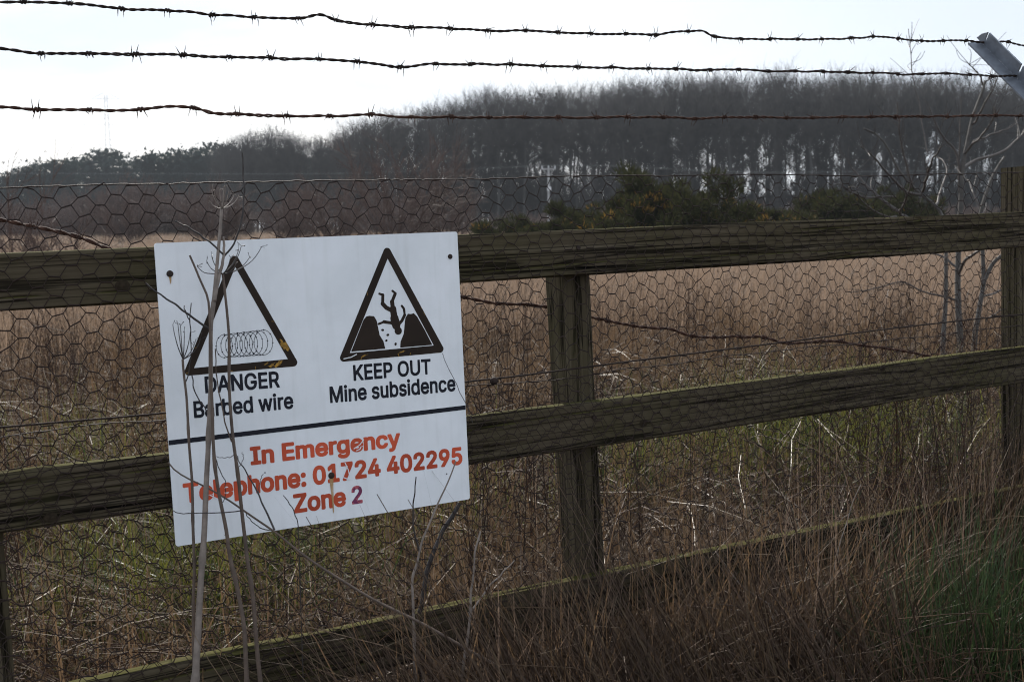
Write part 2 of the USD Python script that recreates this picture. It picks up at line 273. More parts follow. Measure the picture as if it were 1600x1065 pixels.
for (u, v_) in ((0.905, 0.045), (0.93, 0.425), (2.445, 0.04), (2.45, 0.43)):
    m = trimesh.creation.cylinder(0.005, 0.006, sections=10); m.apply_translation([u, -v_, -0.0115]); part('nail', m, 'rusty_screw', fence)

for (px, py, w_, h_) in ((193, 446, 0.013, 0.010), (1165, 400, 0.012, 0.008), (640, 960, 0.012, 0.009), (1010, 662, 0.011, 0.009), (80, 810, 0.012, 0.009), (1385, 575, 0.010, 0.008)):
    u, v_ = UV(px, py); m = trimesh.creation.icosphere(2); vv = np.array(m.vertices) * [w_, h_, 0.0022]; rr = np.hypot(vv[:, 0] / w_, vv[:, 1] / h_); vv[:, 2] += 0.0009 * np.cos(rr * 19)
    part('knot', (vv + [u, -v_, -0.0128], np.array(m.faces)), 'knot_timber', fence, True)

# ------------------------------------------------------------------ wire netting: hexagons with a twisted side along the fence
def netting(u0, u1, v0, v1, pu, pv, off, seed, jit, thick=1.0, tw=0.30):
    g = np.random.default_rng(seed)
    nc, nr = int((u1 - u0) / (pu / 2)), int((v1 - v0) / pv)
    c, r = np.meshgrid(np.arange(nc), np.arange(nr), indexing='ij')
    u = u0 + c * pu / 2; v = v0 + (r + 0.5 * (c % 2)) * pv
    def warp(u, v):
        w = np.stack([u * 2.2, v * 2.2, 0 * u + seed], -1); w2 = np.stack([u * 7, v * 7, 0 * u + seed], -1)
        lower = np.clip((v - 0.35) / 0.5, 0, 1)
        return (u + (0.016 + 0.03 * lower) * (meshkit.noise(w, 1) - 0.5) + jit * 1.4 * (meshkit.noise(w2, 3) - 0.5), v + (0.012 + 0.035 * lower) * (meshkit.noise(w, 2) - 0.5) + jit * 1.4 * (meshkit.noise(w2, 4) - 0.5),
                off + (0.006 + 0.012 * lower) * (meshkit.noise(w, 5) - 0.5))
    L = np.stack([u - tw * pu / 2, v], -1); R = np.stack([u + tw * pu / 2, v], -1)
    sl = 0.06 * pv * g.normal(size=(nc, nr)); L[..., 1] += sl; R[..., 1] -= sl
    def w3(q):
        a, b, z = warp(q[..., 0], q[..., 1]); return np.stack([a, -b, z], -1)
    L, R = w3(L), w3(R)
    L = L + g.normal(0, 0.0009 * (1 + 20 * jit), L.shape) * [1, 1, 0.3]; R = R + g.normal(0, 0.0009 * (1 + 20 * jit), R.shape) * [1, 1, 0.3]
    e = [bars(L.reshape(-1, 3), R.reshape(-1, 3), 0.0014 * thick, sides=4)]
    pairs = []
    for cc in range(nc - 1):
        if cc % 2 == 0:      # neighbours at rows r and r-1
            pairs += [(R[cc], L[cc + 1]), (R[cc, 1:], L[cc + 1, :-1])]
        else:
            pairs += [(R[cc], L[cc + 1]), (R[cc, :-1], L[cc + 1, 1:])]
    a = np.vstack([p[0] for p in pairs]); b = np.vstack([p[1] for p in pairs])
    e.append(bars(a, b, 0.0009 * thick, sides=4))
    top = w3(np.stack([np.linspace(u0, u1, 260), np.full(260, v0 - 0.002)], -1)) + g.normal(0, 0.0005, (260, 3))
    return join(e), top
net = thing('wire_netting', 'rusty hexagonal wire netting stretched over the fence up to a thin selvedge wire', 'wire netting', T0, FR)
(nv, nf_), top = netting(-0.42, 2.44, -0.104, 1.26, 0.055, 0.0345, -0.0075, 3, 0.0026, 0.86)
part('mesh', (nv, nf_), 'net_wire', net)
part('selvedge_wire', tube(top, 0.0013, 5), 'net_wire', net)
net2 = thing('wire_netting', 'second crumpled layer of wire netting hanging from just above the middle rail to the ground', 'wire netting', T0, FR)
(nv, nf_), top = netting(-0.42, 2.44, 0.325, 1.25, 0.052, 0.033, -0.0055, 8, 0.011, 0.62)
nv[:, 2] += 0.0
# it lies behind the sign
part('mesh', (nv, nf_), 'net_wire', net2)
part('selvedge_wire', tube(top, 0.0011, 5), 'net_wire', net2)

# ------------------------------------------------------------------ the sign
sign = thing('warning_sign', 'white rectangular warning sign with two black triangles and red emergency telephone lettering', 'sign', T0, FR)
W, H = 0.606, 0.561
def rrect(w, h, r): return sbox(r, -h + r, w - r, -r).buffer(r, 6)
panel = trimesh.creation.extrude_polygon(rrect(W, H, 0.005), 0.003, engine='earcut'); panel.apply_translation([0, 0, 0.0010])
part('panel', panel, 'sign_white', sign)
Z1 = 0.0040
def uvpoly(px): return [(lambda q: (q[0], -q[1]))(UV(x, y)) for x, y in px]
def z3(p): return (490 + p[0] / 4.096, 360 + p[1] / 4.096)
def z2(p): return (230 + p[0] / 4.096, 360 + p[1] / 4.096)
t1 = Polygon([(0.144, -0.050), (0.0555, -0.2325), (0.2335, -0.2315)]); t2 = Polygon([(0.4495, -0.0485), (0.359, -0.2305), (0.5405, -0.2305)])
def rounded(pts): return Polygon(pts).buffer(-0.0078).buffer(0.0078, 8)
f1 = rounded([(0.1437, -0.0195), (0.0335, -0.2455), (0.2565, -0.2468)]).difference(t1); f2 = rounded([(0.4492, -0.0175), (0.3335, -0.2465), (0.5668, -0.2465)]).difference(t2)
part('triangle_frame', flat(f1, Z1, 0.0004), 'ink_frame', sign, label='black triangle round the barbed wire coil, scuffed yellow at its right corner')
part('triangle_frame', flat(f2, Z1, 0.0004), 'ink_frame', sign, label='black triangle round the falling figure')
coil = []
for k in range(9):
    t = k / 8; c = np.array([490 + 250 * t, 738 - 23 * t]); rx, ry = 52 + 8 * t, 74 + 6 * t
    th = np.linspace(0, 2 * np.pi, 40); ring = [z2((c[0] + rx * math.cos(x), c[1] + ry * math.sin(x))) for x in th]
    coil.append(LineString(uvpoly(ring)).buffer(0.00045, 2))
    for x in np.arange(8) * np.pi / 4 + 0.2 * k:
        coil.append(Point(uvpoly([z2((c[0] + rx * math.cos(x), c[1] + ry * math.sin(x)))])[0]).buffer(0.0013, 4))
part('wire_coil_picture', flat(union_all(coil), Z1, 0.0003), 'ink_black', sign)
def stroke(pts, w): return LineString(uvpoly([z3(p) for p in pts])).buffer(w / 4.096 * 0.00128 / 2, 6)
man = union_all([stroke([(503, 500), (512, 555), (518, 600)], 44), stroke([(512, 560), (524, 606)], 56), stroke([(497, 512), (460, 493), (437, 468)], 27), stroke([(437, 468), (438, 412)], 20), stroke([(440, 412), (416, 404)], 14),
                 stroke([(505, 515), (497, 455)], 28), stroke([(497, 455), (517, 405)], 21), stroke([(520, 402), (500, 386)], 14), stroke([(520, 603), (490, 590), (445, 583)], 20), stroke([(448, 583), (412, 597)], 14),
                 stroke([(535, 605), (560, 577), (578, 540)], 20), stroke([(578, 540), (573, 500), (560, 482)], 15), Point(uvpoly([z3((537, 641))])[0]).buffer(0.0078)])
man = man.buffer(0.001).buffer(-0.001)
part('falling_figure_picture', flat(man, Z1, 0.0003), 'ink_frame', sign)
for pts in ([(240, 770), (262, 715), (318, 572), (335, 552), (352, 548), (380, 551), (396, 577), (415, 670), (440, 710), (450, 752)], [(552, 745), (555, 710), (575, 660), (585, 560), (600, 535), (618, 537), (635, 532), (655, 552), (705, 640), (750, 728)]):
    part('ground_edge_picture', flat(Polygon(uvpoly([z3(p) for p in pts])).buffer(0.001), Z1, 0.0003), 'ink_frame', sign)
for c, r in (((437, 636), 9), ((470, 667), 9), ((461, 703), 8), ((520, 725), 9)):
    part('falling_stone_picture', flat(affinity.rotate(affinity.scale(Point(uvpoly([z3(c)])[0]).buffer(r / 4.096 * 0.00128, 4), 0.85, 1.1), c[0]), Z1, 0.0003), 'ink_frame', sign)
part('divider_line', flat(sbox(0.0005, -0.3705, W - 0.0005, -0.3615), Z1, 0.0003), 'ink_black', sign)
def letters(text, stroke):                   # as meshkit.text_mesh, with a chosen weight
    m = meshkit.text_mesh(text, 1.0, 1.0); v, f = np.array(m.vertices), np.array(m.faces); low = f[(v[f][:, :, 2] < 0.5).all(1)]
    sh = union_all([Polygon(v[t][:, :2]) for t in low]).buffer(1e-4).buffer(stroke, join_style=2, mitre_limit=1.5)
    return trimesh.util.concatenate([trimesh.creation.extrude_polygon(q, 1.0, engine='earcut') for q in getattr(sh, 'geoms', [sh])])
def lettering(text, u0, u1, base, cap, ink_, bold, slope=0.004, nm='lettering'):
    m = letters(text, bold); b = m.bounds; ref = letters('H', bold).bounds[1][1]
    v = np.array(m.vertices); v[:, 0] = u0 + (v[:, 0] - b[0][0]) / (b[1][0] - b[0][0]) * (u1 - u0); v[:, 1] = -base + v[:, 1] * cap / ref - slope * (v[:, 0] - u0); v[:, 2] = Z1 + v[:, 2] * 0.0003
    part(nm, (v, np.array(m.faces)), ink_, sign, label=f'the words {text}')
lettering('DANGER', 0.073, 0.2145, 0.2805, 0.0305, 'ink_black', 0.042, 0.02)
lettering('Barbed wire', 0.0495, 0.2390, 0.3245, 0.0305, 'ink_black', 0.042, 0.012)
lettering('KEEP OUT', 0.364, 0.5315, 0.2855, 0.0305, 'ink_black', 0.042, 0.012)
lettering('Mine subsidence', 0.3130, 0.5850, 0.3245, 0.0315, 'ink_black', 0.042, 0.012)
lettering('In Emergency', 0.1490, 0.4560, 0.4260, 0.0335, 'ink_red', 0.062)
lettering('Telephone: 01724 402295', 0.0200, 0.5930, 0.4805, 0.0355, 'ink_red', 0.062)
lettering('Zone', 0.2270, 0.3340, 0.5315, 0.0360, 'ink_red', 0.062)
lettering('2', 0.3460, 0.3685, 0.5320, 0.0350, 'ink_purple', 0.05)
# scuffs where the black has worn to yellow, and the rust below the screws
def blob(c, w, h, rot, seed):
    g = np.random.default_rng(seed); th = np.linspace(0, 2 * np.pi, 26, endpoint=False); r = 1 + 0.35 * g.normal(size=26)
    return affinity.translate(affinity.rotate(Polygon(np.stack([w * r * np.cos(th), h * r * np.sin(th)], -1)).buffer(0), rot), *c)
for k, (c, w, h, rot) in enumerate((((0.2275, -0.205), 0.013, 0.005, -50), ((0.224, -0.199), 0.008, 0.0022, -60), ((0.214, -0.239), 0.010, 0.003, 38), ((0.200, -0.240), 0.006, 0.0025, 35), ((0.191, -0.237), 0.004, 0.0015, 30), ((0.470, -0.238), 0.006, 0.0015, 15), ((0.388, -0.2385), 0.006, 0.001, 15))):
    sh = blob(c, w, h, rot, k).intersection(f1.union(f2).buffer(-0.0004))
    if sh.area > 1e-7: part('worn_patch', flat(sh, Z1 + 0.0005, 0.0002), 'worn_yellow', sign)
g = np.random.default_rng(4)
for k in range(16):
    a = g.choice([0, 1]); L = (f1 if a == 0 else f2).exterior; p = L.interpolate(g.uniform(0, L.length)); c = np.array([p.x, p.y]); ang = g.uniform(0, 3.14)
    sh = LineString([c - 0.006 * g.uniform(.4, 1.4) * np.array([math.cos(ang), math.sin(ang)]), c + 0.006 * np.array([math.cos(ang), math.sin(ang)])]).buffer(0.0004).intersection((f1 if a == 0 else f2).buffer(-0.0004))
    if not sh.is_empty: part('scratch', flat(sh, Z1 + 0.0005, 0.0002), 'worn_yellow', sign)
for a_, b_ in (((552, 700), (567, 686)), ((556, 703), (563, 697)), ((538, 722), (545, 742)), ((536, 745), (546, 748)), ((327, 772), (339, 778)), ((536, 560), (556, 553))):
    part('scratch', flat(LineString(uvpoly([a_, ((a_[0] + b_[0]) / 2 + 1.5, (a_[1] + b_[1]) / 2 + 1), b_])).buffer(0.0009, 2), Z1 + 0.0005, 0.0002), 'sign_white', sign)
for (c, w, L_) in (((0.3062, -0.470), 0.0045, 0.075), ((0.0240, -0.057), 0.0035, 0.018)):
    pts = [(c[0] - w, c[1]), (c[0] - w * 0.75, c[1] - L_ * 0.25), (c[0] - w * 0.4, c[1] - L_ * 0.6), (c[0] - w * 0.15, c[1] - L_), (c[0] + w * 0.25, c[1] - L_ * 0.98), (c[0] + w * 0.5, c[1] - L_ * 0.6), (c[0] + w * 0.7, c[1] - L_ * 0.25), (c[0] + w, c[1])]
    part('rust_streak', flat(Polygon(pts), Z1 + 0.0007, 0.0002), 'rust_stain', sign)
for (u, v_, r) in ((0.024, 0.0565, 0.0062), (0.587, 0.0505, 0.0052), (0.3065, 0.469, 0.0065)):
    m = trimesh.creation.icosphere(2, r); m.apply_scale([1, 1, 0.45]); vv = np.array(m.vertices); vv[:, 2] = np.maximum(vv[:, 2], -0.0005)
    part('screw', (vv + [u, -v_, Z1 + 0.0006], np.array(m.faces)), 'rusty_screw', sign, True)
for (u, v_) in ((0.175, 0.4455), (0.555, 0.50)):
    part('dirt_speck', flat(Point(u, -v_).buffer(0.0014, 4), Z1 + 0.0005, 0.0002), 'rusty_screw', sign)

# ------------------------------------------------------------------ barbed wire
def barb_mesh(p, t, g, s=1.0):
    """Two wires wound round the strand, their four cut points sticking out."""
    t = t / np.linalg.norm(t); a = np.cross(t, [0.2, 0.3, 0.93]); a /= np.linalg.norm(a); b = np.cross(t, a); out = []
    R = 0.0036 * s; ph0 = g.uniform(0, 6.28)
    for k in range(2):
        th = np.linspace(0, 2 * np.pi * 1.6, 18); ph = ph0 + k * 2.2
        c = [p + t * ((-0.004 + 0.008 * x / th[-1]) * s + 0.003 * (k - .5) * s) + R * (math.cos(x + ph) * a + math.sin(x + ph) * b) for x in th]
        def tangent(x): return -math.sin(x + ph) * a + math.cos(x + ph) * b
        e0 = c[0] - tangent(th[0]) * g.uniform(0.011, 0.019) * s - t * g.uniform(-0.003, 0.006) * s; e1 = c[-1] + tangent(th[-1]) * g.uniform(0.011, 0.019) * s + t * g.uniform(-0.003, 0.006) * s
        pts = np.array([e0] + c + [e1]); rr = np.full(len(pts), 0.00105 * s); rr[0] = rr[-1] = 0.0003
        out.append(tube(pts, rr, 5))
    return join(out)
def barbed(label, path, barbs, off, mat_, seed, twist=0.045, R=0.0015, r=0.0019):
    g = np.random.default_rng(seed)
    pw = np.array([P(x, y, off) for x, y in path]); loc = local(pw); u = np.linspace(loc[0, 0], loc[-1, 0], int((loc[-1, 0] - loc[0, 0]) / 0.006))
    from scipy.interpolate import PchipInterpolator
    uu, ix = np.unique(loc[:, 0], return_index=True)
    hgt = PchipInterpolator(uu, loc[ix, 1])(u); dz = 0.008 * (meshkit.noise(np.stack([u * 6, 0 * u, 0 * u + seed], -1), seed) - 0.5)
    hgt = hgt + 0.003 * (meshkit.noise(np.stack([u * 25, 0 * u, 0 * u + 5], -1), seed + 3) - 0.5)
    c = np.stack([u, hgt, off + dz], -1); base = c[0].copy()
    o = thing('barbed_wire', label, 'barbed wire', T0 + A * base[0] - D * base[1] + N * base[2], FR)
    ph = 2 * np.pi * np.cumsum(0.006 / twist * (1 + 0.5 * (meshkit.noise(np.stack([u * 9, 0 * u, 0 * u], -1), seed + 9) - 0.5)))
    Rv = R * (0.9 + 1.6 * np.clip(meshkit.noise(np.stack([u * 16, 0 * u, 0 * u], -1), seed + 2) - 0.6, 0, 1))
    for s_ in (0, math.pi):
        part('strand', tube(c - base + np.stack([0 * u, Rv * np.cos(ph + s_), Rv * np.sin(ph + s_)], -1), r, 6), mat_, o, True)
    for x in barbs:
        y = np.interp(x, [q[0] for q in path], [q[1] for q in path]); ub = local(P(x, y, off))[0, 0]
        k = int(np.clip(np.searchsorted(u, ub), 1, len(u) - 2)); part('barb', barb_mesh(c[k] - base, c[k + 1] - c[k - 1], g, g.uniform(1.0, 1.25)), mat_, o)
    return o
ZW = (-0.285, -0.169, -0.088)
w1 = [(-60, 0), (0, 2), (35, 3), (109, 6), (187, 14), (259, 16), (328, 23), (394, 26), (465, 28), (500, 24), (523, 31), (581, 40), (643, 43), (702, 45), (759, 48), (819, 49), (871, 51), (923, 53), (977, 53), (1024, 55), (1050, 51), (1074, 49), (1095, 48), (1114, 57), (1157, 61), (1202, 61), (1284, 62), (1328, 60), (1385, 58), (1403, 60), (1440, 64), (1509, 64), (1540, 66), (1574, 66), (1600, 71), (1700, 74)]
barbed('topmost barbed wire strand, high against the white sky', w1, [-28, 35, 109, 187, 259, 328, 394, 465, 523, 581, 643, 702, 759, 819, 871, 923, 977, 1024, 1074, 1114, 1157, 1202, 1246, 1284, 1328, 1363, 1403, 1440, 1473, 1509, 1574, 1640], ZW[0], 'steel_wire', 21)
w2 = [(-60, 74), (0, 76), (61, 83), (137, 83), (210, 84), (283, 86), (357, 89), (422, 91), (495, 93), (557, 97), (590, 101), (622, 105), (677, 100), (734, 101), (794, 101), (846, 103), (903, 104), (954, 106), (1011, 107), (1055, 108), (1107, 110), (1153, 109), (1198, 112), (1284, 112), (1324, 114), (1362, 114), (1401, 116), (1478, 115), (1514, 117), (1550, 119), (1590, 119), (1700, 122)]
barbed('second barbed wire strand down, crossing the sky just above the bare wood', w2, [-15, 61, 137, 210, 283, 357, 422, 495, 557, 622, 677, 734, 794, 846, 903, 954, 1011, 1056, 1107, 1153, 1198, 1241, 1284, 1324, 1362, 1401, 1441, 1478, 1514, 1550], ZW[1], 'steel_wire', 33)
w3 = [(-60, 165), (0, 167), (55, 172), (137, 173), (219, 171), (270, 167), (300, 168), (335, 176), (370, 178), (443, 181), (513, 182), (579, 180), (643, 184), (702, 183), (761, 184), (814, 183), (871, 184), (979, 183), (1082, 185), (1131, 183), (1178, 184), (1271, 184), (1360, 183), (1478, 182), (1600, 181), (1700, 181)]
barbed('third barbed wire strand down, rusty red where it crosses the bare wood', w3, [-20, 55, 137, 219, 300, 370, 443, 513, 579, 643, 702, 761, 814, 871, 929, 979, 1034, 1082, 1131, 1178, 1228, 1271, 1314, 1360, 1398, 1439, 1478, 1518, 1553, 1592], ZW[2], 'rust_wire', 45)
w4 = [(-40, 340), (0, 344), (48, 352), (120, 369), (168, 389), (260, 408), (400, 425), (560, 442), (720, 464), (775, 473), (850, 479), (930, 497), (985, 508), (1050, 515), (1081, 525), (1114, 526), (1193, 527), (1234, 536), (1300, 532), (1349, 540), (1400, 546), (1450, 557), (1520, 585), (1580, 600)]
barbed('slack sagging barbed wire strand strung behind the fence posts and netting', w4, [48, 120, 723, 775, 822, 948, 988, 1081, 1114, 1157, 1193, 1234, 1278, 1314, 1349, 1382, 1412, 1448], -0.15, 'rust_wire', 57, 0.06, 0.0019, 0.0023)
pl = thing('plain_wire', 'single plain fence wire drawn tight between the top and middle rails', 'wire', T0, FR)
pts = spline([(x, -y, 0.0035 if not -0.05 < x < 0.66 else -0.004) for x, y in [UV(a, b) for a, b in ((-60, 672), (0, 667), (170, 652.5), (236, 647.3), (300, 641), (480, 622), (720, 598), (742, 595), (800, 588), (870, 579), (1000, 562), (1234, 533), (1400, 512), (1564, 494), (1640, 487))]], 120)
part('strand', tube(pts, 0.0019, 6), 'steel_wire', pl, True)
c0 = UV(771, 592); m = trimesh.creation.icosphere(2, 0.009); m.apply_scale([1.1, 0.95, 0.8]); m.vertices += 0.002 * (meshkit.noise(np.array(m.vertices) * 300, 2)[:, None] - 0.5) * np.array(m.vertices) / 0.009
m.apply_translation([c0[0], -c0[1] - 0.004, 0.002]); part('wire_knot', m, 'steel_wire', pl, True)
for x in (1552, 1566, 1582):
    u_, v_ = UV(x, 494); part('wire_knot', barb_mesh(np.array([u_, -v_, 0.001]), np.array([1.0, 0, 0]), rng, 0.9), 'steel_wire', pl)

# the cranked steel arm that carries the wires
arm = thing('angle_iron_arm', 'grey galvanised angle iron arm with notched edges leaning at the right end of the wires', 'steel arm', T0 + A * 2.55 + D * -0.311 - N * 0.08, FR)
e = np.array([0, math.cos(math.pi / 4), -math.sin(math.pi / 4)])          # up and over the field, in the fence frame
mdir = np.cross(e, [1.0, 0, 0]); mdir = mdir if mdir[2] > 0 else -mdir       # the open side, towards the viewer and up
f1d, f2d = [np.array([1.0, 0, 0]) * math.cos(math.radians(q)) + mdir * math.sin(math.radians(q)) for q in (196, 108)]
def flange(fd, profile, th=0.005):
    m = trimesh.creation.extrude_polygon(Polygon(profile), th, engine='earcut'); n_ = np.cross(e, fd); n_ /= np.linalg.norm(n_)
    v = np.array(m.vertices); w = v[:, :1] * e + v[:, 1:2] * fd + v[:, 2:] * n_ - mdir * 0.012 - fd * 0.0
    return trimesh.Trimesh(w, m.faces, process=False)
sN, sM = 0.290, 0.126
part('flange', flange(f1d, [(-0.03, 0), (0.31, 0), (0.312, 0.040), (-0.03, 0.040)]), 'galvanised', arm)
part('flange', flange(f2d, [(-0.03, 0.0052), (0.325, 0.0052), (0.312, 0.030), (sN + 0.004, 0.048), (sN + 0.002, 0.022), (sN - 0.004, 0.022), (sN - 0.003, 0.050), (sM + 0.005, 0.050), (sM + 0.004, 0.024), (sM - 0.004, 0.024), (sM - 0.004, 0.050), (-0.03, 0.050)]), 'galvanised', arm)
vert = [trimesh.creation.box([0.045, 1.7, 0.005]), trimesh.creation.box([0.005, 1.7, 0.045])]
vert[0].apply_translation([0, -0.87, -0.01]); vert[1].apply_translation([0.0252, -0.87, 0.012]); part('upright', trimesh.util.concatenate(vert), 'galvanised', arm)

# ------------------------------------------------------------------ dead stalks in front of the sign
OFF = 0.10
def stem(px, off=OFF, n=40, wob=0.004, seed=0):
    g = np.random.default_rng(seed + int(px[0][0])); o = np.linspace(off if np.isscalar(off) else off[0], off if np.isscalar(off) else off[1], len(px))
    p = spline([P(x, y, q) for (x, y), q in zip(px, o)], n)
    return p + wob * np.stack([meshkit.noise(np.stack([np.linspace(0, 9, n), np.full(n, k * 7.3), np.full(n, seed)], -1), k) - 0.5 for k in range(3)], -1)
def down(px):                                # carry a stalk on down to the ground below the frame
    (x0, y0), (x1, y1) = px[1], px[0]
    return [(x1 + (x1 - x0) * 0.9, y1 + abs(y1 - y0) * 0.9 + 60)] + px
def plantm(name, label, cat, main, r0, r1, branches=(), mat_='stalk_brown', off=OFF, seed=0, sides=7, umbels=(), ground=True, group=None, nodes=True):
    p = stem(main, off, 60, 0.004, seed); base = p[0].copy()
    if ground and base[2] > 0.03:
        k = p[0] + (p[0] - p[3]) * ((p[0][2] - 0.0) / max(p[3][2] - p[0][2] if p[3][2] - p[0][2] < -1e-6 else -(p[3][2] - p[0][2]), -1e9)) * -1 if False else np.array([p[0][0], p[0][1], 0.0]); p = np.vstack([k, (k + p[0]) / 2, p]); base = k
    o = thing(name, label, cat, base, group=group)
    r = np.linspace(r0, r1, len(p)); 
    if nodes: r = r * (1 + 0.35 * np.exp(-((np.linspace(0, 4.3, len(p)) % 1.0 - 0.5) / 0.05) ** 2))
    part('stem', tube(p - base, r, sides), mat_, o, True)
    for b in branches:
        px, ra, rb = b[0], b[1], b[2]; bm = b[3] if len(b) > 3 else mat_; bo = b[4] if len(b) > 4 else off
        q = stem(px, bo, 26, 0.003, seed + 3); part('branch', tube(q - base, np.linspace(ra, rb, 26), 6), bm, o, True)
    for (cx, cy, tips) in umbels:
        c = P(cx, cy, off if np.isscalar(off) else off[1]); g = np.random.default_rng(int(cx)); rays = []
        for (tx, ty) in tips:
            q = P(tx, ty, (off if np.isscalar(off) else off[1]) + g.uniform(-0.04, 0.04)); mid = (c + q) / 2 + (q - c) @ np.array([0, 0, 1.0]) * 0 + np.array([(q - c)[0] * 0.14, (q - c)[1] * 0.14, -0.012 * abs(q - c)[0] / 0.03 * 0.3])
            cc = spline([c, mid, q], 10); rays.append(tube(cc - base, np.linspace(0.0011, 0.0006, 10), 5))
            for _ in range(3):
                e_ = q + g.normal(0, 0.0045, 3) + [0, 0, 0.004]; rays.append(tube(np.array([q, (q + e_) / 2, e_]) - base, [0.0005, 0.0004, 0.0008], 4))
        part('umbel', join(rays), 'twig_dark' if cy > 380 else mat_, o, True)
    return o
plantm('dead_stalk', 'tall thick grey dead stalk before the sign, topped by a dry umbel', 'dead stalk',
       [(300, 1130), (305, 1065), (309, 1000), (314, 906), (320, 820), (323, 756), (327, 685), (329, 604), (330, 506), (334, 470), (339, 420), (343.5, 372), (346, 345), (347, 326)], 0.0068, 0.0026,
       [([(334, 470), (341, 440), (347, 412), (350, 399), (349, 385), (349, 370)], 0.0042, 0.002, 'stalk_grey'), ([(330, 515), (318, 507), (300, 495), (280, 480), (262, 468), (245, 457), (228, 443)], 0.0022, 0.0012, 'twig_dark'),
        ([(349, 398), (338, 386), (318, 371), (298, 358), (274, 346)], 0.0018, 0.0012, 'twig_dark')],
       'stalk_grey', OFF, 1, 8, [(347, 326, [(328, 314), (336, 306), (343, 298), (349, 296), (357, 300), (366, 304), (372, 308), (352, 290), (331, 300)])])
plantm('dead_stalk', 'thin dead stalk near the sign left edge with a cup of upright umbel rays', 'dead stalk',
       [(302, 1130), (303, 1065), (303, 935), (301, 844), (299.6, 793), (294, 683), (290, 620), (287, 580), (286, 561)], 0.0033, 0.0021, [([(289, 600), (296, 570), (298, 540), (297, 505), (298, 472)], 0.0011, 0.0009, 'twig_dark'), ([(297, 503), (290, 488), (287, 476)], 0.001, 0.0008, 'twig_dark'),
        ([(300, 585), (301, 600), (308, 620), (320, 637), (330, 660)], 0.0012, 0.0009, 'twig_dark')], 'stalk_brown', 0.085, 2, 7,
       [(286, 561, [(270, 507), (278, 506), (282, 509), (288, 520), (297, 520), (303, 540), (313, 530)])])
plantm('dead_stalk', 'brown dead stalk that leans left over the word Telephone to a bare tip', 'dead stalk',
       [(389, 1130), (387, 1065), (382, 988), (371, 921), (357, 856), (354.5, 835), (343.5, 776), (335, 712.5), (331, 659), (330, 610), (330, 540), (328, 495), (326, 470), (312, 436), (295, 398)], 0.0046, 0.0018,
       [([(335, 712), (344, 735), (352, 755), (353, 775), (349, 785)], 0.0009, 0.0007, 'twig_dark')], 'stalk_brown', 0.112, 3)
plantm('dead_stalk', 'brown dead stalk through the middle of the left triangle ending in spread umbel rays', 'dead stalk',
       [(409, 1130), (407, 1065), (403, 1024), (396, 935), (387, 874), (382.6, 830), (373, 761), (367, 708), (362, 654), (358, 604), (357, 543), (353, 482), (350, 445), (348, 428)], 0.0044, 0.0022,
       [([(363, 690), (357, 675), (349, 650), (343, 620), (339, 585), (336, 545)], 0.0014, 0.001, 'stalk_brown'), ([(367, 710), (352, 715), (338, 713)], 0.0007, 0.0005, 'twig_dark')], 'stalk_brown', 0.095, 4, 7,
       [(348, 428, [(308, 416), (323, 408), (331, 401), (360, 402), (373, 390), (377, 384), (368, 414), (390, 402), (409, 385)])])
plantm('dark_twig', 'black whip of a twig arching up past the top edge of the sign', 'twig', [(349, 402), (352, 398), (358, 390), (367, 376), (375, 350), (380, 318), (381, 290), (380, 262), (377, 236)], 0.0018, 0.0014, (), 'twig_dark', OFF, 5, 6, (), False, None, False)
plantm('bramble_stem', 'long arching bramble stem from the sign lower left corner down to the right', 'bramble',
       [(900, 1110), (827, 1065), (770, 1036), (720, 1008), (648, 967), (573, 931), (520, 897), (470, 862), (430, 830), (390, 803), (352, 778), (320, 760), (290, 745), (275, 735), (264, 722)], 0.0042, 0.0013,
       [([(430, 828), (420, 806), (410, 785), (400, 765), (385, 738), (375, 722), (371, 712)], 0.0019, 0.0009, 'twig_dark'), ([(405, 772), (406, 755), (411, 740)], 0.0008, 0.0006, 'twig_dark'), ([(378, 798), (345, 800), (300, 802), (283, 802), (270, 797)], 0.0011, 0.0007, 'twig_dark'),
        ([(375, 729), (380, 716), (378, 706)], 0.0007, 0.0005, 'twig_dark'), ([(425, 828), (400, 820), (384, 800)], 0.001, 0.0008, 'twig_dark')], 'stalk_brown', (0.16, 0.03), 6, 6, (), True, None, False)
plantm('thin_twig', 'short dark twig standing up over the lower edge of the sign beside the word Zone', 'twig', [(468, 850), (464, 820), (459, 797), (452, 785), (442, 774)], 0.0011, 0.0009, (), 'twig_dark', 0.05, 7, 5, (), True, None, False)
plantm('thin_twig', 'hair thin dark stem from the right triangle corner to the sign edge', 'twig', [(738, 660), (728, 633), (714, 603), (700, 574), (690, 552)], 0.0008, 0.0006, (), 'twig_dark', 0.015, 15, 5, (), False, None, False)
plantm('pale_stem', 'pale forked stem rising from the grass to the sign lower right corner', 'dead stalk', [(651, 1130), (650, 1065), (646, 970), (645, 910), (652, 880), (657, 850), (670, 820), (683, 790), (700, 755), (713, 720)], 0.0042, 0.0013,
       [([(655, 862), (649, 835), (645, 812), (645, 792), (648, 768), (651, 745)], 0.0022, 0.0012, 'twig_dark')], 'stalk_grey', 0.08, 8)
plantm('pale_stem', 'pale forked stem between the sign and the middle post', 'dead stalk', [(718, 1130), (722, 1065), (730, 1000), (735, 950), (738, 910), (742, 870), (750, 830)], 0.0036, 0.0018, [([(733, 958), (750, 935), (767, 912), (788, 892), (803, 874)], 0.0024, 0.0012, 'stalk_grey')], 'stalk_grey', 0.09, 9)
plantm('dead_branch', 'thick dark dead branch leaning behind the netting below the sign right corner', 'dead branch', [(655, 985), (662, 920), (672, 880), (682, 850), (693, 828), (705, 808), (718, 785)], 0.0055, 0.0045, (), 'twig_dark', -0.02, 10, 7, (), True, None, False)
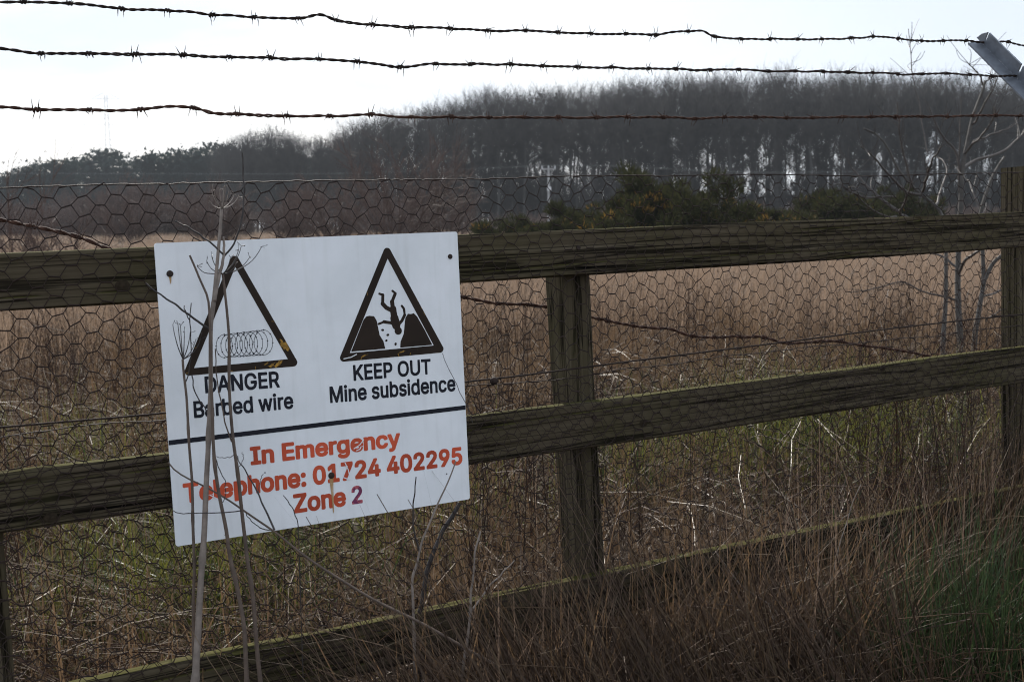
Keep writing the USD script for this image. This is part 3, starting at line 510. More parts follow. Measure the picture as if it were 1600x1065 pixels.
plantm('grass_stem', 'tall pale grass stem curving up in front of the bottom rail on the right', 'grass stem', [(1297, 1040), (1296, 981), (1293, 935), (1300, 899), (1314, 842), (1326, 805), (1335, 780), (1346, 757)], 0.0026, 0.0008, [([(1326, 803), (1318, 808), (1311, 814)], 0.001, 0.0006)], 'stalk_grey', 0.10, 11)
plantm('grass_stem', 'bright straw coloured broken stem at the lower right', 'grass stem', [(1490, 1120), (1464, 1065), (1444, 1030), (1425, 995), (1408, 965), (1400, 942), (1395, 920), (1390, 898)], 0.0028, 0.0018, (), 'straw_pale', 0.24, 12)
plantm('grass_stem', 'straw stem slanting beside the bright broken stem', 'grass stem', [(1490, 1112), (1450, 1030), (1440, 990), (1432, 965), (1425, 955)], 0.002, 0.001, (), 'straw_pale', 0.20, 13)
plantm('grass_stem', 'long leaning grey stem over the brown grass right of the middle post', 'grass stem', [(1272, 1120), (1257, 1065), (1239, 1013), (1222, 968), (1207, 949), (1182, 932), (1157, 913), (1135, 885), (1118, 860)], 0.0032, 0.0012, (), 'stalk_grey', 0.16, 14)

# ------------------------------------------------------------------ bare trees
def bare_tree(h, seed, spread, nl, nb, nt, r0, crown0, twig_r, upward=0.8, lower=0, leaders=0):
    """Trunk polyline, and limbs, branches and twigs as sticks that thin outwards."""
    g = np.random.default_rng(seed); n = 9; z = np.linspace(0, h * 0.93, n)
    tr = np.stack([np.cumsum(g.normal(0, h * 0.006, n)), np.cumsum(g.normal(0, h * 0.006, n)), z], -1); tr -= tr[0] * [1, 1, 0]
    rad = r0 * (1 - 0.86 * (z / z[-1])); L0, L1, ra, rb = [], [], [], []
    def add(p, q, a, b): L0.append(p); L1.append(q); ra.append(a); rb.append(b)
    def unit(v): return v / (np.linalg.norm(v, axis=-1, keepdims=True) + 1e-9)
    for k in range(nl + lower):
        t = crown0 + (0.93 - crown0) * g.random() if k < nl else g.uniform(0.12, crown0); p = np.array([np.interp(t * z[-1], z, tr[:, i]) for i in range(3)]); az = g.uniform(0, 6.28)
        ln = (spread * (1 - 0.72 * max(0, (t - crown0) / (1 - crown0)) ** 1.5) * g.uniform(0.6, 1.2)) * (1.0 if k < nl else 0.5)
        d = unit(np.array([math.cos(az), math.sin(az), upward * g.uniform(0.6, 1.5) + (0.8 if t > 0.75 else 0)])); pts = [p]
        for m_ in range(3): pts.append(pts[-1] + d * ln / 3); d = unit(d + g.normal(0, 0.16, 3) + [0, 0, 0.22])
        rr = r0 * 0.26 * (1 - 0.5 * t)
        for m_ in range(3): add(pts[m_], pts[m_ + 1], rr * (1 - m_ * 0.28), rr * (1 - (m_ + 1) * 0.28))
        for b in range(nb):
            s_ = g.uniform(0.25, 1.0) * 2.999; i0 = int(s_); q = pts[i0] + (pts[i0 + 1] - pts[i0]) * (s_ - i0); bd = unit(unit(pts[i0 + 1] - pts[i0]) + g.normal(0, 0.5, 3) + [0, 0, 0.25]); bl = ln * g.uniform(0.25, 0.5); e = q + bd * bl
            add(q, e, twig_r * 1.7, twig_r * 0.9)
            for w in range(nt):
                q2 = q + (e - q) * g.uniform(0.2, 1.0); td = unit(bd + g.normal(0, 0.42, 3) + [0, 0, 0.3]); add(q2, q2 + td * bl * g.uniform(0.4, 0.9), twig_r, twig_r * 0.4)
    for k in range(leaders):
        t = g.uniform(0.72, 1.0); p = np.array([np.interp(t * z[-1], z, tr[:, i]) for i in range(3)]) + g.normal(0, spread * 0.33, 3) * [1, 1, 0]; d = unit(np.array([g.normal(0, 0.26), g.normal(0, 0.26), 1.0])); ln = h * g.uniform(0.07, 0.17)
        q = p + d * ln; add(p, q, twig_r * 1.1, twig_r * 0.5)
        for w in range(7): q2 = p + (q - p) * g.uniform(0.1, 0.9); td = unit(d + g.normal(0, 0.3, 3)); add(q2, q2 + td * ln * g.uniform(0.25, 0.6), twig_r * 0.6, twig_r * 0.3)
    return tube(tr, rad, 6), bars(L0, L1, np.array(ra), np.array(rb), 3)
def tree_thing(name, label, cat, trunk, crown, base, mt, mc, group, scale=1.0, rz=0.0):
    o = thing(name, label, cat, base, None, group, None, scale, rz); part('trunk', trunk, mt, o, True); part('crown', crown, mc, o); return o
g = np.random.default_rng(12)
TOPX = [330, 370, 430, 470, 500, 530, 565, 600, 650, 700, 750, 800, 900, 1000, 1100, 1200, 1300, 1400, 1500, 1600, 1700]
TOPY = [246, 222, 206, 214, 226, 222, 200, 188, 180, 170, 160, 152, 148, 140, 132, 124, 124, 124, 132, 138, 138]
WL = 'tall bare tree in the dense dark wood across the field'
WG = 'bare trees of the wood across the field'
protos, HS = [], 18.0
spots = []
for row, Y in enumerate((142, 145, 148, 151, 155, 159, 163, 168, 173, 178)):
    x = (540 - 800) / F * Y
    while x < (1660 - 800) / F * Y:
        spots.append((x + g.normal(0, 0.5), Y + g.normal(0, 1.0))); x += g.uniform(2.6, 5.0)
for k in range(46): y_ = 172 + g.uniform(-6, 14); spots.append(((g.uniform(335, 560) - 800) / F * y_, y_))
for k, (x, y) in enumerate(spots):
    px = 800 + F * x / y; top = np.interp(px, TOPX, TOPY) + abs(g.normal(0, 7)) - 6 + 26 * (meshkit.noise(np.array([px / 42.0, y / 30.0, 1.5]), 6) - 0.4); hh = (PY(px, top, y)[2]) * g.uniform(0.93, 1.04)
    base = (x, y, float(gz(x, y)) - 0.05); sc = hh / HS; w = g.uniform(1.15, 1.7)
    if k < 7:
        tr, cr = bare_tree(HS, 100 + k, 2.6, 32, 9, 6, 0.16, (0.18, 0.24, 0.3, 0.2, 0.5, 0.58, 0.62)[k], 0.013, 1.8, (10, 12, 9, 12, 4, 3, 2)[k], 70)
        protos.append(tree_thing('bare_tree', WL, 'tree', tr, cr, base, 'wood_bark', 'wood_twig', WG, (sc * w, sc * w, sc), g.uniform(0, 360)))
    else:
        copy_of(protos[g.integers(0, 4) if g.random() > (0.05 if px < 820 else 0.28) else g.integers(4, 7)], WL, base, g.uniform(0, 360), (sc * w, sc * w, sc), WG)
# pines on the left
def pine(h, seed):
    g = np.random.default_rng(seed); n = 2600
    cl = 26; cz = h * (0.25 + 0.75 * g.random(cl) ** 0.8); cr_ = 0.20 * h * (1.08 - (cz / h) ** 1.6) * g.uniform(0.5, 1.1, cl); ca = g.uniform(0, 6.28, cl)
    c = np.stack([cr_ * np.cos(ca), cr_ * np.sin(ca), cz], -1); k = g.integers(0, cl, n)
    p = c[k] + g.normal(0, 1, (n, 3)) * [0.075 * h, 0.075 * h, 0.045 * h]; d = g.normal(0, 1, (n, 3)) + [0, 0, 0.5]; d /= np.linalg.norm(d, axis=1, keepdims=True); w = np.cross(d, g.normal(0, 1, (n, 3))); w /= np.linalg.norm(w, axis=1, keepdims=True)
    s = 0.032 * h * g.uniform(0.6, 1.4, (n, 1)); v = np.stack([p - w * s * 0.45, p + w * s * 0.45, p + d * s * 1.6], 1).reshape(-1, 3)
    z = np.linspace(0, h * 0.95, 6)
    return tube(np.stack([0 * z, 0 * z, z], -1), 0.18 * (1 - z / h) + 0.02, 6), (v, np.arange(3 * n).reshape(-1, 3))
PT = ([-20, 5, 20, 40, 60, 90, 130, 165, 180, 200, 225, 240, 270, 300, 330, 360, 400, 440, 480, 520, 560], [272, 275, 262, 262, 250, 252, 248, 238, 248, 260, 244, 240, 245, 236, 232, 236, 240, 240, 242, 240, 240])
pp = []
for k in range(52):
    px = -30 + 590 * k / 51 + g.uniform(-6, 6); y = g.uniform(205, 250); top = np.interp(px, *PT) + abs(g.normal(0, 8)); q = PY(px, top, y); base = (q[0], y, float(gz(q[0], y)) - 0.05); sc = q[2] / 14.0
    lb = 'dark evergreen tree in the far tree line on the left'
    if k < 5: t_, c_ = pine(14.0, 300 + k); pp.append(tree_thing('pine_tree', lb, 'tree', t_, c_, base, 'wood_bark', 'pine_needle', 'evergreens of the far tree line', (sc * 1.25, sc * 1.25, sc), g.uniform(0, 360)))
    else: copy_of(pp[k % 5], lb, base, g.uniform(0, 360), (sc * 1.25, sc * 1.25, sc))
# brown scrub in front of the trees
def shrub(h, seed, n1=16, n2=9, n3=5, r=0.012, spread=0.55):
    g = np.random.default_rng(seed); L0, L1, ra, rb = [], [], [], []
    for k in range(n1):
        az = g.uniform(0, 6.28); tl = g.uniform(0.1, spread); d = np.array([math.cos(az) * tl, math.sin(az) * tl, 1.0]); d /= np.linalg.norm(d); p = np.array([math.cos(az), math.sin(az), 0]) * 0.08 * h * g.random(); pts = [p]; ln = h * g.uniform(0.65, 1.0)
        for m_ in range(4): pts.append(pts[-1] + d * ln / 4); d = d + g.normal(0, 0.13, 3); d /= np.linalg.norm(d)
        for m_ in range(4): L0.append(pts[m_]); L1.append(pts[m_ + 1]); ra.append(r * (2.2 - 0.45 * m_)); rb.append(r * (2.2 - 0.45 * (m_ + 1)))
        for b in range(n2):
            s_ = g.uniform(0.15, 0.98) * 3.999; i0 = int(s_); q = pts[i0] + (pts[i0 + 1] - pts[i0]) * (s_ - i0); bd = d + g.normal(0, 0.45, 3); bd /= np.linalg.norm(bd); bl = h * g.uniform(0.12, 0.3); e = q + bd * bl; L0.append(q); L1.append(e); ra.append(r * 0.7); rb.append(r * 0.4)
            for w in range(n3): q2 = q + (e - q) * g.uniform(0.2, 1); td = bd + g.normal(0, 0.45, 3); td /= np.linalg.norm(td); L0.append(q2); L1.append(q2 + td * bl * g.uniform(0.35, 0.8)); ra.append(r * 0.45); rb.append(r * 0.2)
    k = n1 * 4; a = [x for x in range(len(L0))]
    return bars(L0, L1, np.array(ra), np.array(rb), 3)
def shrub_thing(name, label, base, h, seed, mat_, group=None, **kw):
    o = thing(name, label, 'shrub', base, None, group); part('branches', shrub(h, seed, **kw), mat_, o); return o
sp = []; SL = 'bare brown scrub bush at the far edge of the field'; SG = 'bare scrub along the far edge of the field'
for k in range(165):
    px = g.uniform(-30, 1640) if k < 120 else g.uniform(-40, 360); y = g.uniform(95, 135); x = (px - 800) / F * y; base = (x, y, float(gz(x, y)) - 0.05)
    hh = (g.uniform(3.0, 4.8) if px < 700 else g.uniform(1.6, 3.2)) * (1.15 if 100 < px < 330 else 1.0)
    if k < 5: o = shrub_thing('bare_shrub', SL, base, 3.0, 500 + k, 'scrub_twig', SG, n1=22, n2=9, n3=6, r=0.022, spread=0.9); sp.append(o)
    else: copy_of(sp[k % 5], SL, base, g.uniform(0, 360), hh / 3.0, SG)
for px, top, y, hl, sd_ in ((610, 205, 42, 'large bare willow bush with spreading stems beyond the field, left of the pole', 1), (690, 252, 46, 'smaller bare bush to the right of the large willow bush', 2), (520, 268, 50, 'low bare bush to the left of the large willow bush', 3), (8, 232, 20, 'bare twiggy bush at the far left edge above the netting', 4), (70, 318, 17, 'low dark purplish bush beside the netting at the far left', 5), (450, 285, 55, 'bare brown bush behind the top edge of the sign', 6), (330, 290, 55, 'bare brown bush above the left half of the sign', 7), (200, 296, 60, 'bare brown bush between the sign and the left edge', 8)):
    q = PY(px, top, y); h_ = q[2]; x = q[0]
    shrub_thing('bare_bush', hl, (x, y, float(gz(x, y)) - 0.03), h_, 700 + sd_, 'willow_twig', None, n1=18 if sd_ != 4 else 9, n2=11, n3=6 if sd_ != 4 else 3, r=0.0004 * y + 0.002, spread=0.85)

UL = 'dark bare undergrowth among the trunks of the wood'; UG = 'undergrowth in the wood'; un = []
for k in range(150):
    y = g.uniform(148, 184); px = 540 + 1110 * g.random() ** 1.25; x = (px - 800) / F * y; base = (x, y, float(gz(x, y)) - 0.05)
    if k < 3: un.append(shrub_thing('bare_undergrowth', UL, base, 6.0, 560 + k, 'wood_twig', UG, n1=26, n2=10, n3=6, r=0.022, spread=0.6))
    else: copy_of(un[k % 3], UL, base, g.uniform(0, 360), (g.uniform(0.6, 1.1), g.uniform(0.6, 1.1), g.uniform(0.6, 1.7)), UG)

# gorse
def gorse(w, h, seed, n, flowers):
    g = np.random.default_rng(seed); nc = 80
    c = np.stack([g.normal(0, 0.31 * w, nc), g.normal(0, 0.28 * w, nc), np.zeros(nc)], -1)
    roof = h * (0.45 + 0.75 * (meshkit.fbm(np.stack([c[:, 0] / w * 4, c[:, 1] / w * 3, 0 * c[:, 0] + seed], -1), 2, seed))) * np.clip(1.1 - (np.abs(c[:, 0]) / (0.85 * w)) ** 2, 0.2, 1); c[:, 2] = np.minimum(roof * g.uniform(0.2, 1.0, nc) ** 0.6, 0.95 * h)
    k = g.integers(0, nc, n); dd = g.normal(0, 1, (n, 3)); dd /= np.linalg.norm(dd, axis=1, keepdims=True); p = c[k] + dd * (0.115 * h * g.uniform(0.3, 1.05, n) ** 0.7)[:, None] * [1, 1, 0.85]; p[:, 2] = np.abs(p[:, 2])
    d = dd * 0.8 + [0, 0, 0.7] + g.normal(0, 0.35, (n, 3)); d /= np.linalg.norm(d, axis=1, keepdims=True); q = np.cross(d, g.normal(0, 1, (n, 3))); q /= np.linalg.norm(q, axis=1, keepdims=True); s = 0.034 * h * g.uniform(0.6, 1.5, (n, 1))
    v = np.stack([p - q * s * 0.22, p + q * s * 0.22, p + d * s * 1.7], 1)
    fl = np.zeros(n, bool); hot = g.choice(nc, 18, False); fl = np.isin(k, hot) & (g.random(n) < flowers) & (dd[:, 2] > -0.2)
    st = bars(np.zeros((nc, 3)) + c * [0.3, 0.3, 0], c, 0.02 * h, 0.006 * h)
    def pk(m): return v[m].reshape(-1, 3), np.arange(3 * m.sum()).reshape(-1, 3)
    return pk(~fl), pk(fl), st
for k, (px, top, y, wpx, fl, lb) in enumerate(((1085, 280, 26, 190, 0.8, 'large dark gorse bush with orange yellow flowers'), (1015, 266, 27, 130, 0.25, 'tall dark gorse bush with a spiky top left of the flowering one'), (905, 322, 29, 140, 0.12, 'low olive gorse bush left of the two tall ones'), (790, 338, 31, 120, 0.1, 'lowest gorse bush just right of the sign top corner'),
        (1290, 296, 33, 160, 0.08, 'rounded gorse bush right of the flowering one'), (1215, 326, 30, 110, 0.12, 'small gorse bush filling the gap right of the flowering one'), (1415, 300, 36, 90, 0.05, 'narrow gorse bush among the sapling branches'), (1370, 330, 32, 100, 0.05, 'low gorse bush before the birch saplings'), (980, 335, 25, 120, 0.3, 'low gorse mound in front of the tall gorse'), (850, 340, 28, 110, 0.1, 'low ragged gorse patch at the foot of the power pole'), (1150, 318, 28, 110, 0.5, 'gorse hump joined to the right side of the flowering one'))):
    q = PY(px, top, y); h_ = q[2] * 1.02; w_ = wpx / F * y; a, b, c = gorse(w_, h_, 800 + k, 15000, fl)
    o = thing('gorse_bush', lb, 'gorse bush', (q[0], y, float(gz(q[0], y)) - 0.05)); part('foliage', a, 'gorse_leaf', o); part('stems', c, 'twig_dark', o)
    if len(b[0]): part('flowers', b, 'gorse_flower', o, kind='stuff')

# birch-like saplings behind the right end of the fence
def sapling(label, limbs, y, seed, twigs, base_px):
    g = np.random.default_rng(seed); base = PY(*base_px, y); base[2] = float(gz(base[0], y)) - 0.05
    o = thing('sapling', label, 'sapling', base); tw = []
    for k, (px, ra, rb) in enumerate(limbs):
        dy = g.uniform(-0.5, 0.5); pts = [PY(a, b, y + (0 if k == 0 else dy * i / (len(px) - 1))) for i, (a, b) in enumerate(px)]
        if k == 0: pts = [np.array([pts[0][0], y, base[2]])] + pts
        c = spline(pts, 30); c += 0.012 * np.stack([meshkit.noise(np.stack([np.linspace(0, 8, 30), np.full(30, z), np.full(30, k + seed)], -1), z) - 0.5 for z in range(3)], -1)
        part('trunk' if k == 0 else 'limb', tube(c - base, 0.78 * np.linspace(ra, rb, 30), 7), 'sapling_bark' if ra > 0.019 else 'sapling_twig', o, True)
        for _ in range(twigs if k else twigs // 2):
            i = g.integers(10, 29); d = c[i] - c[i - 2]; d /= np.linalg.norm(d); d = d + g.normal(0, 0.55, 3) + [0, 0, 0.25]; d /= np.linalg.norm(d); L = g.uniform(0.08, 0.3); q2 = spline([c[i], c[i] + d * L * 0.5 + g.normal(0, 0.01, 3), c[i] + d * L + g.normal(0, 0.012, 3)], 6); tw.append(tube(q2 - base, np.linspace(0.0024, 0.0012, 6), 4))
    if tw: part('twigs', join(tw), 'sapling_twig', o, kind='stuff')
sapling('pale barked sapling whose thin top reaches the steel arm', [([(1500, 540), (1497, 480), (1496, 430), (1498, 385), (1502, 300), (1504, 262), (1514, 215), (1524, 175), (1534, 145), (1538, 128)], 0.036, 0.012), ([(1504, 262), (1525, 252), (1560, 240), (1585, 222), (1610, 195)], 0.016, 0.007), ([(1508, 240), (1520, 225), (1540, 205), (1556, 168)], 0.012, 0.005), ([(1500, 270), (1492, 235), (1476, 215), (1462, 192), (1453, 168)], 0.013, 0.006), ([(1520, 195), (1530, 180), (1545, 150), (1560, 120)], 0.010, 0.005), ([(1536, 132), (1530, 118), (1522, 108), (1512, 98)], 0.008, 0.004), ([(1536, 132), (1545, 124), (1552, 116)], 0.009, 0.005), ([(1500, 300), (1498, 250), (1500, 210), (1501, 150)], 0.010, 0.004), ([(1520, 220), (1545, 212), (1570, 203), (1590, 192)], 0.010, 0.004), ([(1498, 430), (1510, 405), (1530, 392), (1545, 385)], 0.016, 0.01), ([(1496, 420), (1470, 400), (1440, 390), (1420, 375)], 0.012, 0.006), ([(1497, 470), (1475, 462), (1440, 455), (1410, 440), (1380, 446), (1330, 458)], 0.01, 0.004)], 8.0, 41, 7, (1500, 540))
sapling('whitish forked sapling close to the right hand post', [([(1524, 530), (1530, 480), (1536, 440), (1535, 400), (1533, 340), (1545, 290), (1570, 245)], 0.028, 0.010), ([(1536, 445), (1550, 415), (1565, 398), (1578, 386), (1590, 340), (1600, 300)], 0.020, 0.010), ([(1534, 465), (1550, 458), (1575, 452), (1600, 450)], 0.009, 0.006), ([(1535, 330), (1520, 300), (1512, 280)], 0.01, 0.005), ([(1540, 500), (1560, 486), (1590, 475)], 0.006, 0.004)], 7.4, 42, 7, (1524, 540))
sapling('low spreading pale sapling left of the taller ones', [([(1478, 420), (1476, 350), (1462, 322), (1440, 305), (1420, 285), (1400, 262), (1388, 235), (1372, 212), (1352, 202)], 0.024, 0.007), ([(1440, 305), (1418, 300), (1390, 272), (1365, 245), (1345, 228)], 0.012, 0.005), ([(1462, 322), (1470, 300), (1478, 262), (1466, 245)], 0.010, 0.005), ([(1425, 285), (1415, 255), (1408, 225), (1405, 180), (1402, 160)], 0.011, 0.004), ([(1440, 300), (1448, 280), (1455, 255), (1470, 228)], 0.012, 0.005), ([(1406, 330), (1370, 305), (1350, 285), (1330, 262)], 0.013, 0.006), ([(1420, 340), (1406, 330), (1415, 312), (1424, 285)], 0.012, 0.006), ([(1400, 308), (1360, 308), (1330, 300), (1312, 286)], 0.008, 0.004), ([(1400, 340), (1375, 335), (1345, 310), (1320, 292)], 0.008, 0.004), ([(1450, 240), (1440, 185), (1426, 120), (1422, 80), (1421, 46)], 0.006, 0.003)], 7.0, 43, 8, (1478, 430))

# ------------------------------------------------------------------ pole, line and pylon
q = PY(857, 262, 118); up = thing('utility_pole', 'slim grey wooden power pole with a crossarm beside the gorse', 'utility pole', (q[0], 118, 0.0))
part('pole', tube(np.stack([np.zeros(8), np.zeros(8), np.linspace(0, q[2], 8)], -1), np.linspace(0.16, 0.12, 8), 10), 'pole_wood', up, True)
part('crossarm', (lambda m: (m.apply_translation([0, 0, q[2] - 0.15]), m)[1])(trimesh.creation.box([1.5, 0.14, 0.14])), 'pole_wood', up)
for s_ in (-1, 1): part('brace', tube(np.array([[0, -0.1, q[2] - 1.0], [s_ * 0.55, -0.1, q[2] - 0.2]]), 0.03, 5), 'pole_wood', up)
for x in (-0.68, 0, 0.68): part('insulator', (lambda m: (m.apply_translation([x, 0, q[2] + 0.07]), m)[1])(trimesh.creation.cylinder(0.06, 0.28, sections=10)), 'insulator', up)
part('switch_box', (lambda m: (m.apply_translation([0.05, -0.22, q[2] - 2.2]), m)[1])(trimesh.creation.box([0.42, 0.25, 0.4])), 'insulator', up)
for k, (dx, lb) in enumerate(((-0.68, 'near power line conductor across the front of the far trees'), (0.68, 'far power line conductor across the front of the far trees'))):
    pts = [PY(-80, 270, 150) + [0, dx, 0], PY(250, 271.5, 140) + [0, dx, 0], PY(600, 269, 126) + [0, dx, 0], np.array([q[0] + dx * 0.1, 118 + dx, q[2] + 0.22]), PY(1200, 269, 108) + [0, dx, 0], PY(1700, 262, 96) + [0, dx, 0]]
    pts = spline(pts, 60); o = thing('power_line', lb, 'power line', pts[0]); part('conductor', tube(pts - pts[0], 0.006, 4), 'pole_wire', o)
def pylon(h):
    def hw(z): return np.interp(z, [0, h * 0.62, h], [h * 0.055, h * 0.016, h * 0.009])
    zs = h * np.array([0, 0.12, 0.23, 0.33, 0.42, 0.5, 0.57, 0.63, 0.69, 0.75, 0.81, 0.87, 0.93, 1.0]); leg, br, arms = [], [], []
    for i in range(len(zs) - 1):
        a, b = hw(zs[i]), hw(zs[i + 1]); ca = np.array([[-1, -1], [1, -1], [1, 1], [-1, 1]])
        for k in range(4):
            p0 = np.array([*(ca[k] * a), zs[i]]); p1 = np.array([*(ca[k] * b), zs[i + 1]]); k2 = (k + 1) % 4; leg.append((p0, p1)); br += [(p0, np.array([*(ca[k2] * b), zs[i + 1]])), (np.array([*(ca[k2] * a), zs[i]]), p1)]
    for z, w in ((0.63, 0.13), (0.78, 0.17), (0.97, 0.10)):
        for s_ in (-1, 1):
            t = np.array([s_ * w * h, 0, z * h]); lst = []
            for y in (-1, 1): lst += [(np.array([s_ * hw(z * h), y * hw(z * h), z * h]), t), (np.array([s_ * hw(z * h), y * hw(z * h), (z + 0.045) * h]), t)]
            lst += [(t, t - [0, 0, 0.05 * h])]; arms.append(lst)
    mk = lambda l, r: bars([a for a, b in l], [b for a, b in l], r, sides=4)
    return mk(leg, 0.06), mk(br, 0.03), [mk(l, 0.06) for l in arms]
yb = 640; q = PY(165, 148, yb); py = thing('pylon', 'faint grey lattice electricity pylon far beyond the evergreens', 'pylon', (q[0], yb, 0), rz=12.0); a, b, c = pylon(q[2])
part('leg_frame', a, 'pylon_steel', py); part('lattice', b, 'pylon_steel', py)
for m in c: part('arm', m, 'pylon_steel', py)

# ------------------------------------------------------------------ haze
hz = trimesh.creation.box([3000, 3000, 110]); hz.apply_translation([0, 1200, 52])
M['haze'] = usdkit.material(stage, '/World/Looks/haze', {'v': ('principled_volume', {'color': (0.82, 0.90, 1.0), 'density': 0.0002, 'anisotropy': 0.3})}, [], volume='v.volume')
part('haze', hz, 'haze', kind='stuff')

# ------------------------------------------------------------------ grass and dead growth
def clump(seed, n, rad, h, hv, w, lean, bend, K=4):
    g = np.random.default_rng(seed); r = rad * np.sqrt(g.random(n)); t = g.uniform(0, 6.28, n); base = np.stack([r * np.cos(t), r * np.sin(t), np.zeros(n) - 0.01], -1)
    return ribbons(base, h * g.uniform(1 - hv, 1 + hv, n), t + g.normal(0, 1.0, n), np.abs(g.normal(0, lean, n)), np.abs(g.normal(bend, bend * 0.6, n)) * g.choice([1, 1, 1, -0.4], n), w * g.uniform(0.6, 1.3, n), K)
def stalks(seed, n, rad, h, r):              # upright dead stems with side shoots and seed heads
    g = np.random.default_rng(seed); out = []
    for k in range(n):
        a = g.uniform(0, 6.28); b = rad * math.sqrt(g.random()); p = np.array([b * math.cos(a), b * math.sin(a), -0.01]); d = np.array([g.normal(0, 0.13), g.normal(0, 0.13), 1.0]); L = h * g.uniform(0.6, 1.15)
        c = spline([p, p + d * L * 0.5 + g.normal(0, 0.015, 3), p + d * L + g.normal(0, 0.04, 3)], 7); out.append(tube(c, np.linspace(r, r * 0.45, 7), 3, False))
        for _ in range(g.integers(2, 6)):
            i = g.integers(3, 7); e = c[i] + np.array([g.normal(0, 0.05), g.normal(0, 0.05), g.uniform(0.02, 0.12)]) * h; out.append(tube(np.array([c[i], (c[i] + e) / 2 + g.normal(0, 0.004, 3), e]), [r * 0.45, r * 0.4, r * 0.25], 3, False))
            for s_ in range(3): o = e + g.normal(0, 0.008, 3); out.append(tube(np.array([e, o]), [r * 0.8, r * 0.3], 3, False))
    return join(out)
def tangle(seed, n, rad, h, L, r):           # fallen, arching stems
    g = np.random.default_rng(seed); out = []
    for k in range(n):
        a = g.uniform(0, 6.28); b = rad * math.sqrt(g.random()); p = np.array([b * math.cos(a), b * math.sin(a), g.uniform(0, 0.4) * h]); az = g.uniform(0, 6.28); el = g.uniform(-0.1, 1.2); pts = [p]; l = L * g.uniform(0.5, 1.2) / 5
        for m_ in range(5): pts.append(pts[-1] + l * np.array([math.cos(az) * math.cos(el), math.sin(az) * math.cos(el), math.sin(el)])); el -= g.uniform(0.05, 0.5); az += g.normal(0, 0.2); pts[-1][2] = max(pts[-1][2], 0.01)
        out.append(tube(np.array(pts), np.linspace(r, r * 0.5, 6), 3, False))
    return join(out)
def scatter(name, label, cat, protos, spots, rz, sc, pid, kind='stuff'):
    """Uncountable growth as one object: copies of a few tufts where it is far off, real blades where it is near."""
    if name != 'field_grass':
        o = thing(name, label, cat, kind=kind); by = {}; spots, sc = np.asarray(spots), np.asarray(sc)
        for k, ((v, f), mt) in enumerate(protos):
            ix = np.nonzero(pid == k)[0]
            if not len(ix): continue
            c, s_ = np.cos(rz[ix])[:, None], np.sin(rz[ix])[:, None]; w = v[None] * sc[ix][:, None, :]
            w = np.stack([w[..., 0] * c - w[..., 1] * s_, w[..., 0] * s_ + w[..., 1] * c, w[..., 2]], -1) + spots[ix][:, None, :]
            by.setdefault(mt, []).append((w.reshape(-1, 3), (f[None] + (np.arange(len(ix)) * len(v))[:, None, None]).reshape(-1, 3)))
        for mt, ms in by.items(): part('blades' if 'grass' in name else 'stems', join(ms), mt, o, kind='stuff')
        return o
    pi = UsdGeom.PointInstancer.Define(stage, numbered('/World/' + name)); tg = []
    for k, (m, mt) in enumerate(protos):
        mm = usdkit.mesh(stage, f'{pi.GetPath()}/tuft_{k + 1:03d}', m, M[mt]); tg.append(mm.GetPath())
    pi.CreatePrototypesRel().SetTargets(tg); pi.CreatePositionsAttr(Vt.Vec3fArray.FromNumpy(np.asarray(spots, np.float32))); pi.CreateProtoIndicesAttr(Vt.IntArray.FromNumpy(np.asarray(pid, np.int32)))
    qd = np.zeros((len(spots), 4)); qd[:, 0] = np.cos(rz / 2); qd[:, 3] = np.sin(rz / 2)
    pi.CreateOrientationsAttr(Vt.QuathArray([Gf.Quath(float(a[0]), 0, 0, float(a[3])) for a in qd])); pi.CreateScalesAttr(Vt.Vec3fArray.FromNumpy(np.asarray(sc, np.float32)))
    return meta(pi.GetPrim(), label, cat, None, kind)
g = np.random.default_rng(77)
def fdist(x, y): return (np.stack([x, y], -1) - T0[:2]) @ (N[:2] / np.linalg.norm(N[:2]))      # distance in front of the fence
def wedge(n, y0, y1, pw=1.0):
    y = (y0 ** (1 + pw) + (y1 ** (1 + pw) - y0 ** (1 + pw)) * g.random(n)) ** (1 / (1 + pw)); x = g.uniform(-1, 1, n) * (0.52 * y + 0.9); return x, y
def place(x, y): return np.stack([x, y, gz(x, y)], -1)
# far and middle field
x, y = wedge(4200, 9, 40, 0.6); x2, y2 = wedge(4000, 38, 128, 0.7); X = np.concatenate([x, x2]); Yv = np.concatenate([y, y2]); n = len(X)
big = np.where(Yv > 38, 2.6, 1.0 + (Yv - 9) / 31 * 1.1); hs = np.where(Yv > 38, 1.0, 1.0) * g.uniform(0.75, 1.2, n)
scatter('field_grass', 'tall dry tan grass covering the field beyond the fence', 'grass', [(clump(900 + k, 60, 0.22, 0.66, 0.35, 0.009, 0.16, 0.45, 3), 'field_grass') for k in range(6)], place(X, Yv), g.uniform(0, 6.28, n), np.stack([big, big, hs], -1), g.integers(0, 6, n))
